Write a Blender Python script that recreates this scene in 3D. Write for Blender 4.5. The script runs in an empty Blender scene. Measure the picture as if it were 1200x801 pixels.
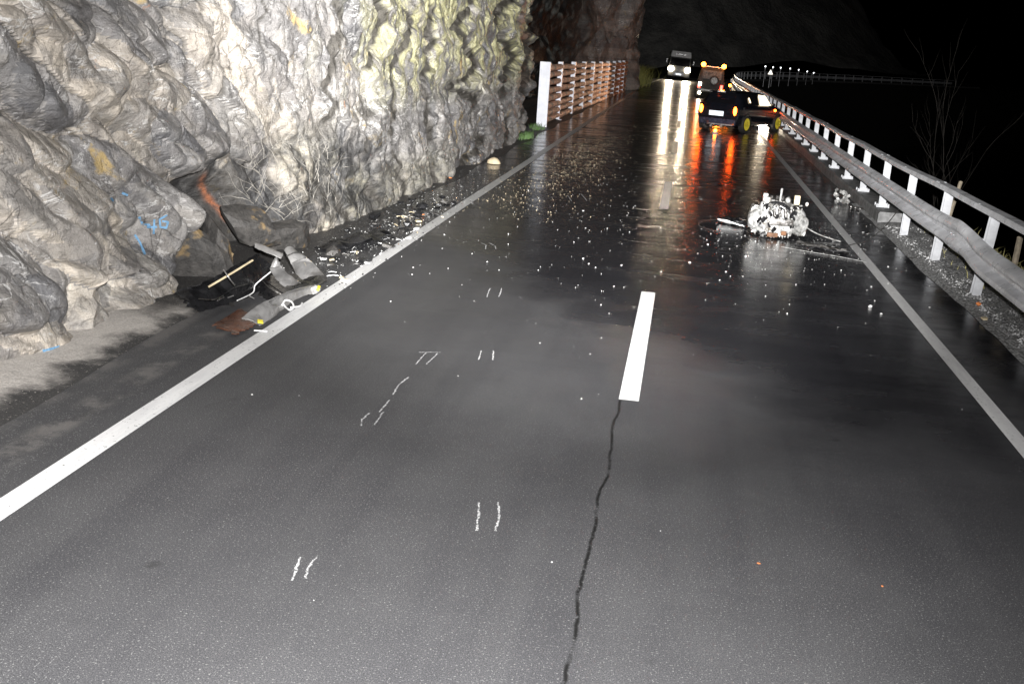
import bpy, bmesh, math, random
import numpy as np
from mathutils import Vector, Matrix
from mathutils.bvhtree import BVHTree
R = math.radians
random.seed(7)
rng = np.random.default_rng(11)
scene = bpy.context.scene
col = scene.collection

# ------------------------------------------------------------------ camera
cam_d = bpy.data.cameras.new("camera")
cam = bpy.data.objects.new("camera", cam_d); col.objects.link(cam)
cam_d.sensor_width = 36.0; cam_d.lens = 37.5
cam_d.clip_start = 0.05; cam_d.clip_end = 2000
rt = Vector((0.98502, 0.16084, 0.06214)); up = Vector((-0.10262, 0.25727, 0.96087)); fw = Vector((-0.13856, 0.95286, -0.26992))
m = Matrix((rt, up, -fw)).transposed().to_4x4(); m.translation = (0, 0, 2.6)
cam.matrix_world = m
scene.camera = cam

# ------------------------------------------------------------------ night sky
w = bpy.data.worlds.new("World"); scene.world = w; w.use_nodes = True
wn = w.node_tree; wn.nodes.clear()
sky = wn.nodes.new("ShaderNodeTexSky"); sky.sky_type = 'NISHITA'; sky.sun_disc = False
sky.sun_elevation = R(-6); sky.sun_rotation = R(200)
bg = wn.nodes.new("ShaderNodeBackground"); bg.inputs[1].default_value = 0.012
wo = wn.nodes.new("ShaderNodeOutputWorld")
wn.links.new(sky.outputs[0], bg.inputs[0]); wn.links.new(bg.outputs[0], wo.inputs[0])

# ------------------------------------------------------------------ the photographer's flash (head tilted to the horizon) 
def spot(name, loc, target, energy, half, blend, color, size=0.05):
    d = bpy.data.lights.new(name, 'SPOT'); d.energy = energy; d.spot_size = R(2 * half); d.spot_blend = blend
    d.color = color; d.shadow_soft_size = size
    o = bpy.data.objects.new(name, d); col.objects.link(o); o.location = loc
    o.rotation_euler = (Vector(target) - Vector(loc)).to_track_quat('-Z', 'Y').to_euler()
    return o
FL = (0.12, -0.05, 2.86)
spot("flash_head", FL, (-2.9, 30, 3.6), 54000, 26, 1.0, (1, .985, .97), 0.04)
spot("flash_spill", FL, (-3.3, 6.6, .5), 7600, 60, 1.0, (1, .985, .98), 0.04)

vs = scene.view_settings
vs.view_transform = 'Standard'; vs.look = 'None'; vs.gamma = 1; vs.use_curve_mapping = False; vs.exposure = 0.0
scene.cycles.use_denoising = True
scene.cycles.max_bounces = 6; scene.cycles.sample_clamp_indirect = 6
scene.cycles.caustics_reflective = False; scene.cycles.caustics_refractive = False

# ================================================================== helpers
def tag(o, label=None, cat=None, group=None, kind=None):
    if label: o['label'] = label
    if cat: o['category'] = cat
    if group: o['group'] = group
    if kind: o['kind'] = kind
    return o
def empty(name, loc=(0, 0, 0), rz=0.0, label=None, cat=None, group=None, kind=None):
    o = bpy.data.objects.new(name, None); col.objects.link(o); o.location = loc; o.rotation_euler = (0, 0, rz)
    o.empty_display_size = .1
    return tag(o, label, cat, group, kind)

class MB:
    def __init__(s): s.v = []; s.f = []
    def add(s, vs, fs, M=None):
        b = len(s.v)
        for p in vs:
            p = Vector(p); s.v.append(tuple(M @ p) if M is not None else tuple(p))
        s.f += [tuple(i + b for i in f) for f in fs]
        return s
    def box(s, c, d, M=None, bev=0.0):
        x, y, z = [a / 2 for a in d]; cx, cy, cz = c
        if bev <= 0:
            vs = [(cx + i * x, cy + j * y, cz + k * z) for k in (-1, 1) for j in (-1, 1) for i in (-1, 1)]
            return s.add(vs, [(0, 2, 3, 1), (4, 5, 7, 6), (0, 1, 5, 4), (2, 6, 7, 3), (0, 4, 6, 2), (1, 3, 7, 5)], M)
        bm = bmesh.new(); bmesh.ops.create_cube(bm, size=1)
        for v in bm.verts: v.co = Vector((cx + v.co.x * d[0], cy + v.co.y * d[1], cz + v.co.z * d[2]))
        bmesh.ops.bevel(bm, geom=bm.edges[:], offset=bev, segments=2, affect='EDGES', profile=.6)
        return s.bm(bm, M)
    def bm(s, bm, M=None):
        bm.verts.index_update()
        s.add([v.co.copy() for v in bm.verts], [tuple(v.index for v in f.verts) for f in bm.faces], M); bm.free(); return s
    def cyl(s, p0, p1, r0, r1=None, n=12, caps=True, M=None):
        r1 = r0 if r1 is None else r1
        return s.tube([p0, p1], [r0, r1], n, caps, M)
    def tube(s, pts, r, n=8, caps=True, M=None):
        pts = [Vector(p) for p in pts]
        if not hasattr(r, '__len__'): r = [r] * len(pts)
        vs, fs = [], []; prev = None
        for i, p in enumerate(pts):
            a = pts[max(0, i - 1)]; b = pts[min(len(pts) - 1, i + 1)]
            t = (b - a).normalized()
            if prev is None:
                u = t.orthogonal().normalized()
            else:
                u = prev - t * prev.dot(t); u = u.normalized() if u.length > 1e-6 else t.orthogonal().normalized()
            prev = u; v = t.cross(u)
            for k in range(n):
                a_ = 2 * math.pi * k / n
                vs.append(p + (u * math.cos(a_) + v * math.sin(a_)) * r[i])
        for i in range(len(pts) - 1):
            for k in range(n):
                k2 = (k + 1) % n
                fs.append((i * n + k, i * n + k2, (i + 1) * n + k2, (i + 1) * n + k))
        if caps:
            fs.append(tuple(range(n))[::-1]); fs.append(tuple((len(pts) - 1) * n + k for k in range(n)))
        return s.add(vs, fs, M)
    def sph(s, c, r, sc=(1, 1, 1), sub=2, M=None, jit=0.0):
        bm = bmesh.new(); bmesh.ops.create_icosphere(bm, subdivisions=sub, radius=1)
        for v in bm.verts:
            k = r * (1 + random.uniform(-jit, jit))
            v.co = Vector((c[0] + v.co.x * k * sc[0], c[1] + v.co.y * k * sc[1], c[2] + v.co.z * k * sc[2]))
        return s.bm(bm, M)
    def prism(s, poly, axis, a, b, M=None):
        # poly: 2d points, extruded along axis from a to b
        n = len(poly); vs = []
        for t in (a, b):
            for (p, q) in poly:
                vs.append({'x': (t, p, q), 'y': (p, t, q), 'z': (p, q, t)}[axis])
        fs = [tuple(range(n)), tuple(range(n, 2 * n))[::-1]]
        for i in range(n):
            j = (i + 1) % n; fs.append((i, i + n, j + n, j))
        return s.add(vs, fs, M)
    def build(s, name, mat, parent=None, smooth=False, label=None, cat=None, group=None, kind=None):
        me = bpy.data.meshes.new(name); me.from_pydata(s.v, [], s.f); me.update()
        b = bmesh.new(); b.from_mesh(me); bmesh.ops.recalc_face_normals(b, faces=b.faces[:]); b.to_mesh(me); b.free()
        if smooth:
            me.polygons.foreach_set('use_smooth', [True] * len(me.polygons))
            if hasattr(me, 'set_sharp_from_angle'): me.set_sharp_from_angle(angle=R(35))
        o = bpy.data.objects.new(name, me); col.objects.link(o)
        if mat: me.materials.append(mat)
        if parent: o.parent = parent
        return tag(o, label, cat, group, kind)

def copy_tree(o, parent=None):
    c = o.copy(); col.objects.link(c); c.parent = parent
    for ch in [x for x in bpy.data.objects if x.parent == o]: copy_tree(ch, c)
    return c
def TR(loc, rx=0, ry=0, rz=0): return Matrix.Translation(loc) @ Matrix.Rotation(rz, 4, 'Z') @ Matrix.Rotation(ry, 4, 'Y') @ Matrix.Rotation(rx, 4, 'X')

# ------------------------------------------------------------------ materials
class NT:
    def __init__(s, name):
        s.m = bpy.data.materials.new(name); s.m.use_nodes = True; s.t = s.m.node_tree; s.t.nodes.clear()
        s.out = s.n("ShaderNodeOutputMaterial"); s.b = s.n("ShaderNodeBsdfPrincipled"); s.l(s.b.outputs[0], s.out.inputs[0])
        s.pos = s.n("ShaderNodeNewGeometry").outputs['Position']
    def n(s, t): return s.t.nodes.new(t)
    def l(s, a, b): s.t.links.new(a, b)
    def mp(s, vec, sc=(1, 1, 1), rot=(0, 0, 0), loc=(0, 0, 0)):
        n = s.n("ShaderNodeMapping"); s.l(vec, n.inputs[0]); n.inputs['Scale'].default_value = sc; n.inputs['Rotation'].default_value = rot; n.inputs['Location'].default_value = loc
        return n.outputs[0]
    def noise(s, vec, sc, det=4, rough=.55, dist=0.0, c=False):
        n = s.n("ShaderNodeTexNoise"); s.l(vec, n.inputs['Vector']); n.inputs['Scale'].default_value = sc; n.inputs['Detail'].default_value = det
        n.inputs['Roughness'].default_value = rough; n.inputs['Distortion'].default_value = dist
        return n.outputs[1 if c else 0]
    def vor(s, vec, sc, feature='F1', out=0, rnd=1.0):
        n = s.n("ShaderNodeTexVoronoi"); s.l(vec, n.inputs['Vector']); n.inputs['Scale'].default_value = sc; n.feature = feature; n.inputs['Randomness'].default_value = rnd
        return n.outputs[out]
    def ramp(s, f, stops, interp='LINEAR'):
        n = s.n("ShaderNodeValToRGB"); s.l(f, n.inputs[0]); cr = n.color_ramp; cr.interpolation = interp
        while len(cr.elements) < len(stops): cr.elements.new(0.5)
        for e, (p, c) in zip(cr.elements, stops):
            e.position = p; e.color = (c, c, c, 1) if not hasattr(c, '__len__') else (*c, 1)
        return n.outputs[0]
    def val(s, v, n):
        if hasattr(v, 'default_value') or hasattr(v, 'is_linked'): s.l(v, n)
        else: n.default_value = v
    def math(s, op, a, b=0.0, c=None, clamp=False):
        n = s.n("ShaderNodeMath"); n.operation = op; n.use_clamp = clamp; s.val(a, n.inputs[0]); s.val(b, n.inputs[1])
        if c is not None: s.val(c, n.inputs[2])
        return n.outputs[0]
    def mr(s, v, a, b, c=0.0, d=1.0, smooth=True):
        n = s.n("ShaderNodeMapRange"); n.interpolation_type = 'SMOOTHSTEP' if smooth else 'LINEAR'
        s.l(v, n.inputs[0])
        for i, x in zip((1, 2, 3, 4), (a, b, c, d)): n.inputs[i].default_value = x
        return n.outputs[0]
    def mix(s, f, a, b, mode='MIX'):
        n = s.n("ShaderNodeMix"); n.data_type = 'RGBA'; n.blend_type = mode
        s.val(f, n.inputs[0])
        for x, i in ((a, n.inputs[6]), (b, n.inputs[7])):
            if hasattr(x, 'is_linked'): s.l(x, i)
            else: i.default_value = (*x, 1) if hasattr(x, '__len__') else (x, x, x, 1)
        return n.outputs[2]
    def xyz(s, v=None):
        n = s.n("ShaderNodeSeparateXYZ"); s.l(v or s.pos, n.inputs[0]); return n.outputs
    def attr(s, name):
        n = s.n("ShaderNodeAttribute"); n.attribute_name = name; return n.outputs['Fac']
    def bump(s, h, strength, dist, prev=None):
        n = s.n("ShaderNodeBump"); n.inputs['Strength'].default_value = strength; n.inputs['Distance'].default_value = dist
        s.l(h, n.inputs['Height'])
        if prev is not None: s.l(prev, n.inputs['Normal'])
        return n.outputs[0]
    def set(s, **k):
        names = dict(color='Base Color', rough='Roughness', metal='Metallic', spec='Specular IOR Level', normal='Normal', emit='Emission Color', es='Emission Strength', coat='Coat Weight', trans='Transmission Weight')
        for a, v in k.items():
            i = s.b.inputs[names[a]]
            if hasattr(v, 'is_linked'): s.l(v, i)
            elif hasattr(v, '__len__'): i.default_value = (*v, 1)
            else: i.default_value = v
        return s.m

def pbr(name, color, rough=.5, metal=0.0, var=.25, vs=9.0, bump=.15, bs=60.0, dirt=None, coat=0.0, rv=.12, spec=.5):
    t = NT(name); co = t.n("ShaderNodeTexCoord").outputs['Object']
    n1 = t.noise(co, vs, 5, .6)
    c = t.mix(t.mr(n1, .3, .7), tuple(x * (1 - var) for x in color), tuple(min(1, x * (1 + var * .6)) for x in color))
    if dirt:
        c = t.mix(t.mr(t.noise(co, vs * .45, 6, .7), .5, .68), c, dirt)
    r = t.mr(t.noise(co, vs * 2.3, 4), .3, .7, max(.02, rough - rv), min(1, rough + rv))
    k = dict(color=c, rough=r, metal=metal, coat=coat, spec=spec)
    if bump: k['normal'] = t.bump(t.noise(co, bs, 3), bump, .01)
    return t.set(**k)
def glow(name, color, s):
    t = NT(name); return t.set(color=(.02, .02, .02), emit=color, es=s, rough=.4)

# asphalt --------------------------------------------------------------
def asphalt(name, base=1.0, side=False):
    t = NT(name); P = t.pos; X, Y, Z = t.xyz()
    warp = t.noise(P, .35, 4, .6)
    yy = t.math('ADD', Y, t.math('MULTIPLY', t.math('SUBTRACT', warp, .5), 5.0))
    # damp -> soaking wet further on: the spill of the wreck and the rain film
    wet = t.mr(t.math('ADD', yy, t.math('MULTIPLY', t.math('ADD', X, 1.5), 1.15)), 9.6, 12.6)
    wet = t.math('MAXIMUM', wet, t.math('MULTIPLY', t.mr(t.math('ADD', yy, t.math('MULTIPLY', X, .7)), 4.8, 8.6), .46))  # this term also lowers mid-road colour to offset the strong flash
    wet = t.math('MAXIMUM', wet, t.mr(t.math('ADD', X, t.math('MULTIPLY', t.math('SUBTRACT', t.noise(P, .8, 4), .5), .9)), 2.1, 3.0))
    if side: wet = t.math('MAXIMUM', wet, t.mr(t.noise(t.mp(P, (1.6, .35, 1)), 1.0, 4), .42, .6))
    # the matt patch on the left lane
    patch = t.math('MULTIPLY', t.mr(X, -3.4, -2.3, 1, 0), t.mr(Y, 9, 15, 1, 0))
    wet = t.math('SUBTRACT', wet, t.math('MULTIPLY', patch, .62), clamp=True)
    g1 = t.noise(P, 170, 2, .7); g2 = t.vor(P, 240, 'F1', 1)
    spk = t.math('MULTIPLY', t.ramp(t.noise(P, 95, 1, .5), [(.62, 0.0), (.74, 1.0)]), t.mr(Y, 5.5, 13, 1.0, .25))
    lowf = t.noise(P, 1.3, 6, .65)
    trk = t.noise(t.mp(P, (2.2, .12, 1)), 1.0, 5, .6)
    dry = t.mix(t.mr(g1, .3, .7), (.032, .032, .0335), (.125, .125, .129))
    dry = t.mix(t.mr(lowf, .3, .72), t.mix(1.0, dry, (.84, .84, .85), 'MULTIPLY'), dry)
    dry = t.mix(t.mr(trk, .4, .7), dry, t.mix(1.0, dry, (.82, .82, .84), 'MULTIPLY'))
    dry = t.mix(spk, dry, (.23, .23, .225))
    wc = t.mix(1.0, dry, (.34, .34, .37), 'MULTIPLY')
    c = t.mix(wet, dry, wc)
    if side:
        band = t.math('MULTIPLY', t.mr(X, -4.02, -3.90, 0, 1), t.mr(X, -3.80, -3.70, 1, 0))
        dust = t.math('MULTIPLY', t.mr(t.noise(P, 2.4, 6, .7), .42, .6), t.mr(Y, 8.5, 10.5, 1, 0))
        c = t.mix(t.math('MULTIPLY', dust, t.math('ADD', t.math('MULTIPLY', band, .6), t.mr(X, -4.25, -4.05, .55, .0))), c, (.20, .19, .18))
    # tar seam along the middle
    wob = t.math('ADD', X, t.math('MULTIPLY', t.math('SUBTRACT', t.noise(t.mp(P, (0, 1, 0)), 1.3, 4, .6), .5), .14))
    d = t.math('ABSOLUTE', t.math('ADD', wob, .27))
    seam = t.math('MULTIPLY', t.mr(d, .003, .016, 1, 0), t.mr(t.noise(t.mp(P, (0, 1, 0), loc=(0, 3.3, 0)), 2.6, 5, .8), .36, .50))
    seam = t.math('MULTIPLY', seam, t.ramp(t.noise(P, 40, 2), [(.30, 0.0), (.42, 1.0)]))
    c = t.mix(seam, c, (.010, .010, .010))
    # oil spots
    oil = t.math('MULTIPLY', t.mr(t.noise(P, 1.9, 3, .5, .6), .70, .76), .5)
    c = t.mix(oil, c, (.018, .018, .018))
    rn = t.noise(t.mp(P, (.5, 1.6, 1)), 1.2, 5, .6)
    rw = t.mr(rn, .3, .7, .13, .30)
    rough = t.mix(wet, .62, rw)
    h = t.math('ADD', t.math('MULTIPLY', g1, .6), t.math('MULTIPLY', t.noise(P, 420, 1), .4))
    n = t.bump(h, .5, .006)
    grain = t.n("ShaderNodeBump"); t.l(h, grain.inputs['Height']); grain.inputs['Distance'].default_value = .006
    t.l(t.mr(wet, 0, 1, .75, .09), grain.inputs['Strength'])
    wave = t.n("ShaderNodeBump"); t.l(t.noise(t.mp(P, (.7, 2.2, 1)), 2.2, 3, .5), wave.inputs['Height'])
    wave.inputs['Distance'].default_value = .02; wave.inputs['Strength'].default_value = .10
    t.l(grain.outputs[0], wave.inputs['Normal'])
    return t.set(color=c, rough=rough, normal=wave.outputs[0], spec=t.mr(wet, 0, 1, .25, .6))
M_road = asphalt("wet_asphalt")
M_shoulder = asphalt("shoulder_asphalt", side=True)

def paint(name, wear=.5, val=.82):
    t = NT(name); P = t.pos; X, Y, Z = t.xyz()
    n = t.noise(P, 28, 5, .75); n2 = t.noise(t.mp(P, (9, 1.2, 1)), 1.0, 5, .7)
    far = t.mr(Y, 9, 17, 0, 1)
    c = t.mix(t.mr(n2, .3, .7), (val * .80, val * .80, val * .80), (val, val, val * .99))
    c = t.mix(t.mr(n, .60, .66), c, (.16, .16, .16))
    c = t.mix(t.math('MULTIPLY', far, wear), c, (.17, .17, .175))
    h = t.noise(P, 130, 3)
    return t.set(color=c, rough=t.mr(far, 0, 1, .62, .36), normal=t.bump(h, .4, .004))
M_line = paint("road_paint", .38)
M_dash = paint("dash_paint", .0, .66)

t = NT("chalk"); M_chalk = t.set(color=t.mix(t.ramp(t.noise(t.pos, 90, 2), [(.4, 0.0), (.55, 1.0)]), (.10, .10, .10), (.52, .52, .52)), rough=.9)

# dusty verge ----------------------------------------------------------
t = NT("dusty_verge"); X, Y, Z = t.xyz(); P = t.pos
n = t.noise(P, 2.2, 6, .65); fine = t.noise(P, 60, 4, .8)
dry = t.mix(t.mr(fine, .3, .7), (.42, .39, .36), (.66, .62, .57))
damp = t.mix(t.mr(fine, .3, .7), (.022, .021, .021), (.060, .058, .056))
e = t.math('ADD', X, t.math('MULTIPLY', t.math('SUBTRACT', n, .5), .9))
f1 = t.mr(e, -4.62, -4.30, 0, 1); f2 = t.mr(t.math('ADD', Y, t.math('MULTIPLY', n, 3)), 9.8, 11.2, 0, 1)
c = t.mix(t.math('MAXIMUM', f1, f2), dry, damp)
c = t.mix(t.ramp(t.noise(P, 45, 2), [(.64, 0.0), (.7, 1.0)]), c, (.36, .34, .31))
M_verge = t.set(color=c, rough=t.mr(f2, 0, 1, .9, .5), normal=t.bump(t.math('ADD', fine, t.noise(P, 12, 4)), .7, .03))

t = NT("gravel"); P = t.pos
v1 = t.vor(P, 30, 'F1', 1); vd = t.vor(P, 30, 'F1', 0); big = t.noise(P, 2.0, 5, .7)
c = t.mix(t.n("ShaderNodeSeparateColor").outputs[0] if False else t.mr(vd, .1, .8), (.62, .62, .62), (.20, .20, .20))
c = t.mix(t.mr(t.noise(P, 55, 2), .3, .7), c, t.mix(1.0, c, (.45, .45, .45), 'MULTIPLY'))
c = t.mix(t.mr(big, .56, .68), c, (.045, .042, .036))
M_gravel = t.set(color=c, rough=.75, normal=t.bump(vd, .9, .02))

t = NT("dark_soil"); P = t.pos
c = t.mix(t.mr(t.noise(P, 3, 6, .7), .35, .65), (.012, .012, .010), (.035, .033, .024))
M_soil = t.set(color=c, rough=.9, normal=t.bump(t.noise(P, 6, 6, .7), .8, .1))
t = NT("lake_water"); M_water = t.set(color=(.004, .005, .006), rough=.12, normal=t.bump(t.noise(t.pos, 2.5, 4), .3, .05))

# rock -----------------------------------------------------------------
def rock_mat():
    t = NT("schist_rock"); P = t.pos; X, Y, Z = t.xyz()
    wv = t.mix(.22, P, t.noise(P, .9, 4, .6, c=True), 'ADD')
    wv2 = t.mix(.10, P, t.noise(P, 2.6, 4, .6, c=True), 'ADD')
    a = t.noise(wv, 1.1, 8, .62, .4); b = t.noise(wv2, 4.5, 9, .72, .6); s = t.noise(t.mp(wv2, (3, 1.2, 5), (R(35), 0, 0)), 2.6, 9, .7, 1.4)
    facet = t.n("ShaderNodeSeparateColor"); t.l(t.vor(t.mp(wv2, (1, 1.6, 1.1), (R(33), 0, 0)), 2.3, 'F1', 1), facet.inputs[0])
    c = t.mix(t.mr(a, .28, .72), (.16, .159, .157), (.32, .316, .308))
    c = t.mix(t.mr(facet.outputs[0], 0, 1, 0, .55), c, (.29, .275, .26))
    c = t.mix(t.mr(facet.outputs[1], .6, 1, 0, .5), c, (.15, .15, .155))
    c = t.mix(t.math('MULTIPLY', t.mr(b, .42, .72), .75), c, (.47, .466, .46))
    c = t.mix(t.math('MULTIPLY', t.mr(s, .5, .30), .7), c, (.075, .074, .072))
    t1 = t.attr('tone1'); t2 = t.attr('tone2'); t3 = t.attr('tone3')
    c = t.mix(1.0, c, t.ramp(t1, [(0, (.78, .78, .80)), (.3, (1.25, 1.19, 1.11)), (.55, (.72, .72, .735)), (.8, (1.42, 1.37, 1.29)), (1, (.95, .9, .83))], 'CONSTANT'), 'MULTIPLY')
    c = t.mix(1.0, c, t.ramp(t2, [(0, (.72, .72, .73)), (.25, (1.10, 1.07, 1.03)), (.5, (.88, .86, .84)), (.78, (1.28, 1.24, 1.18)), (.92, (.95, .93, .9))], 'CONSTANT'), 'MULTIPLY')
    c = t.mix(1.0, c, t.ramp(t3, [(0, (.84, .84, .85)), (.5, (1.0, 1.0, 1.0)), (1, (1.16, 1.14, 1.1))]), 'MULTIPLY')
    # tan and ochre weathering
    tan = t.math('MULTIPLY', t.mr(t.noise(wv, .75, 6, .6), .50, .68), t.mr(Y, 10, 15, .62, .12))
    c = t.mix(t.math('MULTIPLY', tan, t.mr(b, .3, .7, .5, 1)), c, t.mix(t.mr(s, .3, .6), (.25, .22, .19), (.42, .37, .31)))
    och = t.math('MULTIPLY', t.mr(t.noise(wv2, 1.7, 7, .68, .8), .60, .70), .8)
    c = t.mix(och, c, (.46, .33, .13))
    rust = t.mr(t.noise(wv2, 3.1, 5, .6, .4), .69, .74)
    c = t.mix(t.math('MULTIPLY', rust, .6), c, (.38, .15, .05))
    # white quartz veins
    v = t.vor(t.mp(wv, (1, .9, 1.7), (R(28), 0, 0)), 1.5, 'DISTANCE_TO_EDGE'); v2 = t.vor(t.mp(wv2, (1, 1.3, .8), (R(-40), 0, 0)), 4.2, 'DISTANCE_TO_EDGE')
    rg = t.math('ABSOLUTE', t.math('SUBTRACT', t.noise(t.mp(wv2, (1, 1.2, 3.4), (R(33), 0, 0)), 1.6, 5, .6, .8), .5))
    vm = t.math('MULTIPLY', t.mr(rg, .004, .022, 1, 0), t.mr(t.noise(P, 1.4, 3), .42, .58))
    c = t.mix(t.math('MULTIPLY', vm, t.mr(t.noise(P, 2.1, 4), .4, .6, 0, .8)), c, (.60, .59, .57))
    fl = t.mr(t.noise(wv2, 16, 5, .75, .4), .60, .68)
    c = t.mix(t.math('MULTIPLY', fl, .6), c, (.56, .55, .54))
    dkf = t.mr(t.noise(wv2, 12, 6, .75, .7), .40, .33)
    c = t.mix(t.math('MULTIPLY', dkf, .6), c, (.06, .058, .056))
    # fissures
    hv = t.vor(t.mp(wv, (1, 1.1, .6), (R(20), 0, 0)), 3.1, 'DISTANCE_TO_EDGE')
    fiss = t.math('MULTIPLY', t.mr(hv, .0, .022, 1, 0), t.mr(t.noise(P, 1.9, 3), .5, .6))
    c = t.mix(t.math('MULTIPLY', fiss, .7), c, (.04, .036, .032))
    # lichen / mineral bloom, sulphur yellow
    lich = t.attr('lichen'); lm = t.math('MULTIPLY', lich, t.mr(t.noise(t.mp(wv2, (1, 2.6, .8)), 1.7, 8, .7), .40, .56))
    c = t.mix(t.math('MULTIPLY', lm, .85), c, t.mix(t.mr(b, .35, .65), (.38, .36, .19), (.66, .635, .37)))
    moss = t.attr('moss'); c = t.mix(t.math('MULTIPLY', moss, t.mr(b, .30, .60, .3, .9)), c, t.mix(t.mr(s, .35, .65), (.075, .072, .05), (.27, .245, .15)))
    dk = t.attr('hollow_dark'); c = t.mix(dk, c, t.mix(t.mr(b, .45, .75), (.016, .016, .017), (.10, .10, .10)))
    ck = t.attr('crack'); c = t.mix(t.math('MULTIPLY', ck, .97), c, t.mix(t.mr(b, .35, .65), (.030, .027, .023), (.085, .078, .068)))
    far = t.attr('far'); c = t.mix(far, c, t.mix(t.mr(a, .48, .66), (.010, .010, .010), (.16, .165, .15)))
    rd = t.attr('iron_amber'); c = t.mix(t.math('MULTIPLY', rd, t.mr(b, .40, .55, .25, 1)), c, (.30, .11, .05))
    h1 = t.math('ADD', t.noise(wv2, 9, 8, .75, .5), t.math('MULTIPLY', t.math('ABSOLUTE', t.math('SUBTRACT', t.noise(wv2, 5, 6, .7, .3), .5)), -1.1)); h2 = t.noise(P, 70, 4, .7)
    hh = t.math('ADD', t.math('MULTIPLY', h1, 1.0), t.math('MULTIPLY', h2, .12))
    hh = t.math('ADD', hh, t.math('MULTIPLY', t.noise(t.mp(wv2, (1, 1.2, 4), (R(33), 0, 0)), 7, 6, .7), .6))
    n = t.bump(hh, .75, .04)
    
    return t.set(color=c, rough=t.mr(b, .3, .7, .42, .75), normal=n, spec=.45)
M_rock = rock_mat()

M_galv = pbr("galvanised_steel", (.78, .79, .82), .36, .12, .22, 3, .05, 14)
M_post = pbr("galvanised_post", (.46, .47, .49), .55, .1, .18, 6, .1, 40)
M_conc = pbr("kerb_concrete", (.20, .20, .20), .55, 0, .4, 6, .4, 60, dirt=(.06, .06, .06))
M_conc2 = pbr("wall_concrete", (.33, .33, .32), .8, 0, .3, 2, .4, 30)
t = NT("larch_log"); co = t.n("ShaderNodeTexCoord").outputs['Object']
n = t.noise(t.mp(co, (6, .7, 6)), 3.0, 7, .75); k = t.noise(co, 1.3, 4)
c = t.mix(t.mr(n, .32, .66), (.55, .33, .22), (.95, .70, .54)); c = t.mix(t.mr(k, .52, .66), c, (.42, .36, .32))
M_log = t.set(color=c, rough=.7, normal=t.bump(n, .7, .03))
M_steelwhite = pbr("white_steel", (.72, .74, .80), .5, 0, .1, 4, .05, 30)
M_black = pbr("black_plastic", (.012, .012, .013), .30, 0, .4, 8, .3, 25, rv=.15)
M_rubber = pbr("rubber", (.018, .018, .018), .7, 0, .3, 20, .3, 60)
M_silver = pbr("silver_bodywork", (.27, .265, .26), .38, .35, .3, 6, .25, 18, dirt=(.17, .16, .15))
M_alu = pbr("cast_aluminium", (.40, .40, .39), .42, .3, .65, 20, .9, 40, dirt=(.09, .075, .055))
M_alud = pbr("oily_steel", (.13, .125, .12), .38, .7, .5, 20, .6, 50, dirt=(.03, .025, .02))
M_rusty = pbr("rusty_steel", (.14, .065, .03), .65, .2, .5, 10, .5, 40)
M_rustplate = pbr("brown_plate", (.10, .035, .016), .35, 0, .5, 12, .4, 40)
M_cream = pbr("cream_plastic", (.62, .52, .34), .5, 0, .2, 10, .1)
M_white = pbr("white_plastic", (.78, .78, .77), .4, 0, .1, 10, .1)
M_yellow = pbr("yellow_paint", (.72, .60, .05), .45, 0, .15, 10, .1)
M_paint = pbr("black_car_paint", (.008, .009, .013), .16, 0, .2, 6, 0, coat=.8, rv=.03)
M_carglass = pbr("dark_glass", (.008, .008, .010), .06, 0, .1, 3, 0, rv=.02)
M_orange = pbr("orange_plastic", (.75, .25, .08), .5, 0, .2, 10, .1)
M_blue = pbr("blue_spray_paint", (.16, .33, .52), .7, 0, .25, 30, .1)
M_grass = pbr("grass_blades", (.055, .12, .02), .6, 0, .5, 8, 0)
M_drygrass = pbr("dry_grass", (.36, .33, .14), .7, 0, .5, 8, 0)
M_wood = pbr("weathered_wood", (.32, .27, .20), .8, 0, .35, 16, .4, 40)
M_twig = pbr("twig_bark", (.018, .015, .012), .8, 0, .3, 16, .2, 40)
M_truck = pbr("truck_white", (.9, .9, .9), .4, 0, .15, 4, 0)
M_jeep = pbr("jeep_green", (.02, .021, .02), .7, 0, .25, 5, 0)
M_foliage = pbr("dark_foliage", (.05, .055, .02), .7, 0, .5, 3, 0)
G_head = glow("headlight_glow", (1, .86, .62), 70)
G_amber = glow("amber_glow", (1, .20, .012), 50)
G_tail = glow("tail_glow", (1, .09, .006), 60)
G_red = glow("red_glow", (1, .05, .03), 12)
G_plate = glow("plate_flash_glow", (.9, .95, 1), 1.6)  # emission stands in for flash thrown back by the plates
G_pane = glow("pane_glow", (1, .78, .52), 3.2)  # emissive pane in place of bright surroundings seen through the glass
G_dot = glow("reflector_flash_glow", (.95, .97, 1), 5)  # glow put on the rail reflectors for the flash they return

# ================================================================== numpy noise
def h2(i, j, seed):
    i = i.astype(np.int64); j = j.astype(np.int64)
    n = (i * 374761393 + j * 668265263 + seed * 1442695041) & 0xffffffff
    n = ((n ^ (n >> 13)) * 1274126177) & 0xffffffff
    n = ((n ^ (n >> 16)) * 2246822519) & 0xffffffff
    return ((n ^ (n >> 15)) & 0xffffff) / float(0xffffff)
def vn(u, v, seed):
    i = np.floor(u); j = np.floor(v); a = u - i; b = v - j; a = a * a * (3 - 2 * a); b = b * b * (3 - 2 * b)
    return (h2(i, j, seed) * (1 - a) + h2(i + 1, j, seed) * a) * (1 - b) + (h2(i, j + 1, seed) * (1 - a) + h2(i + 1, j + 1, seed) * a) * b
def fbm(u, v, seed, o=4, g=.5):
    s = 0; a = 1; t_ = 0
    for k in range(o):
        s = s + a * vn(u * 2 ** k + 17.3 * k, v * 2 ** k - 9.1 * k, seed + k); t_ += a; a *= g
    return s / t_
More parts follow.
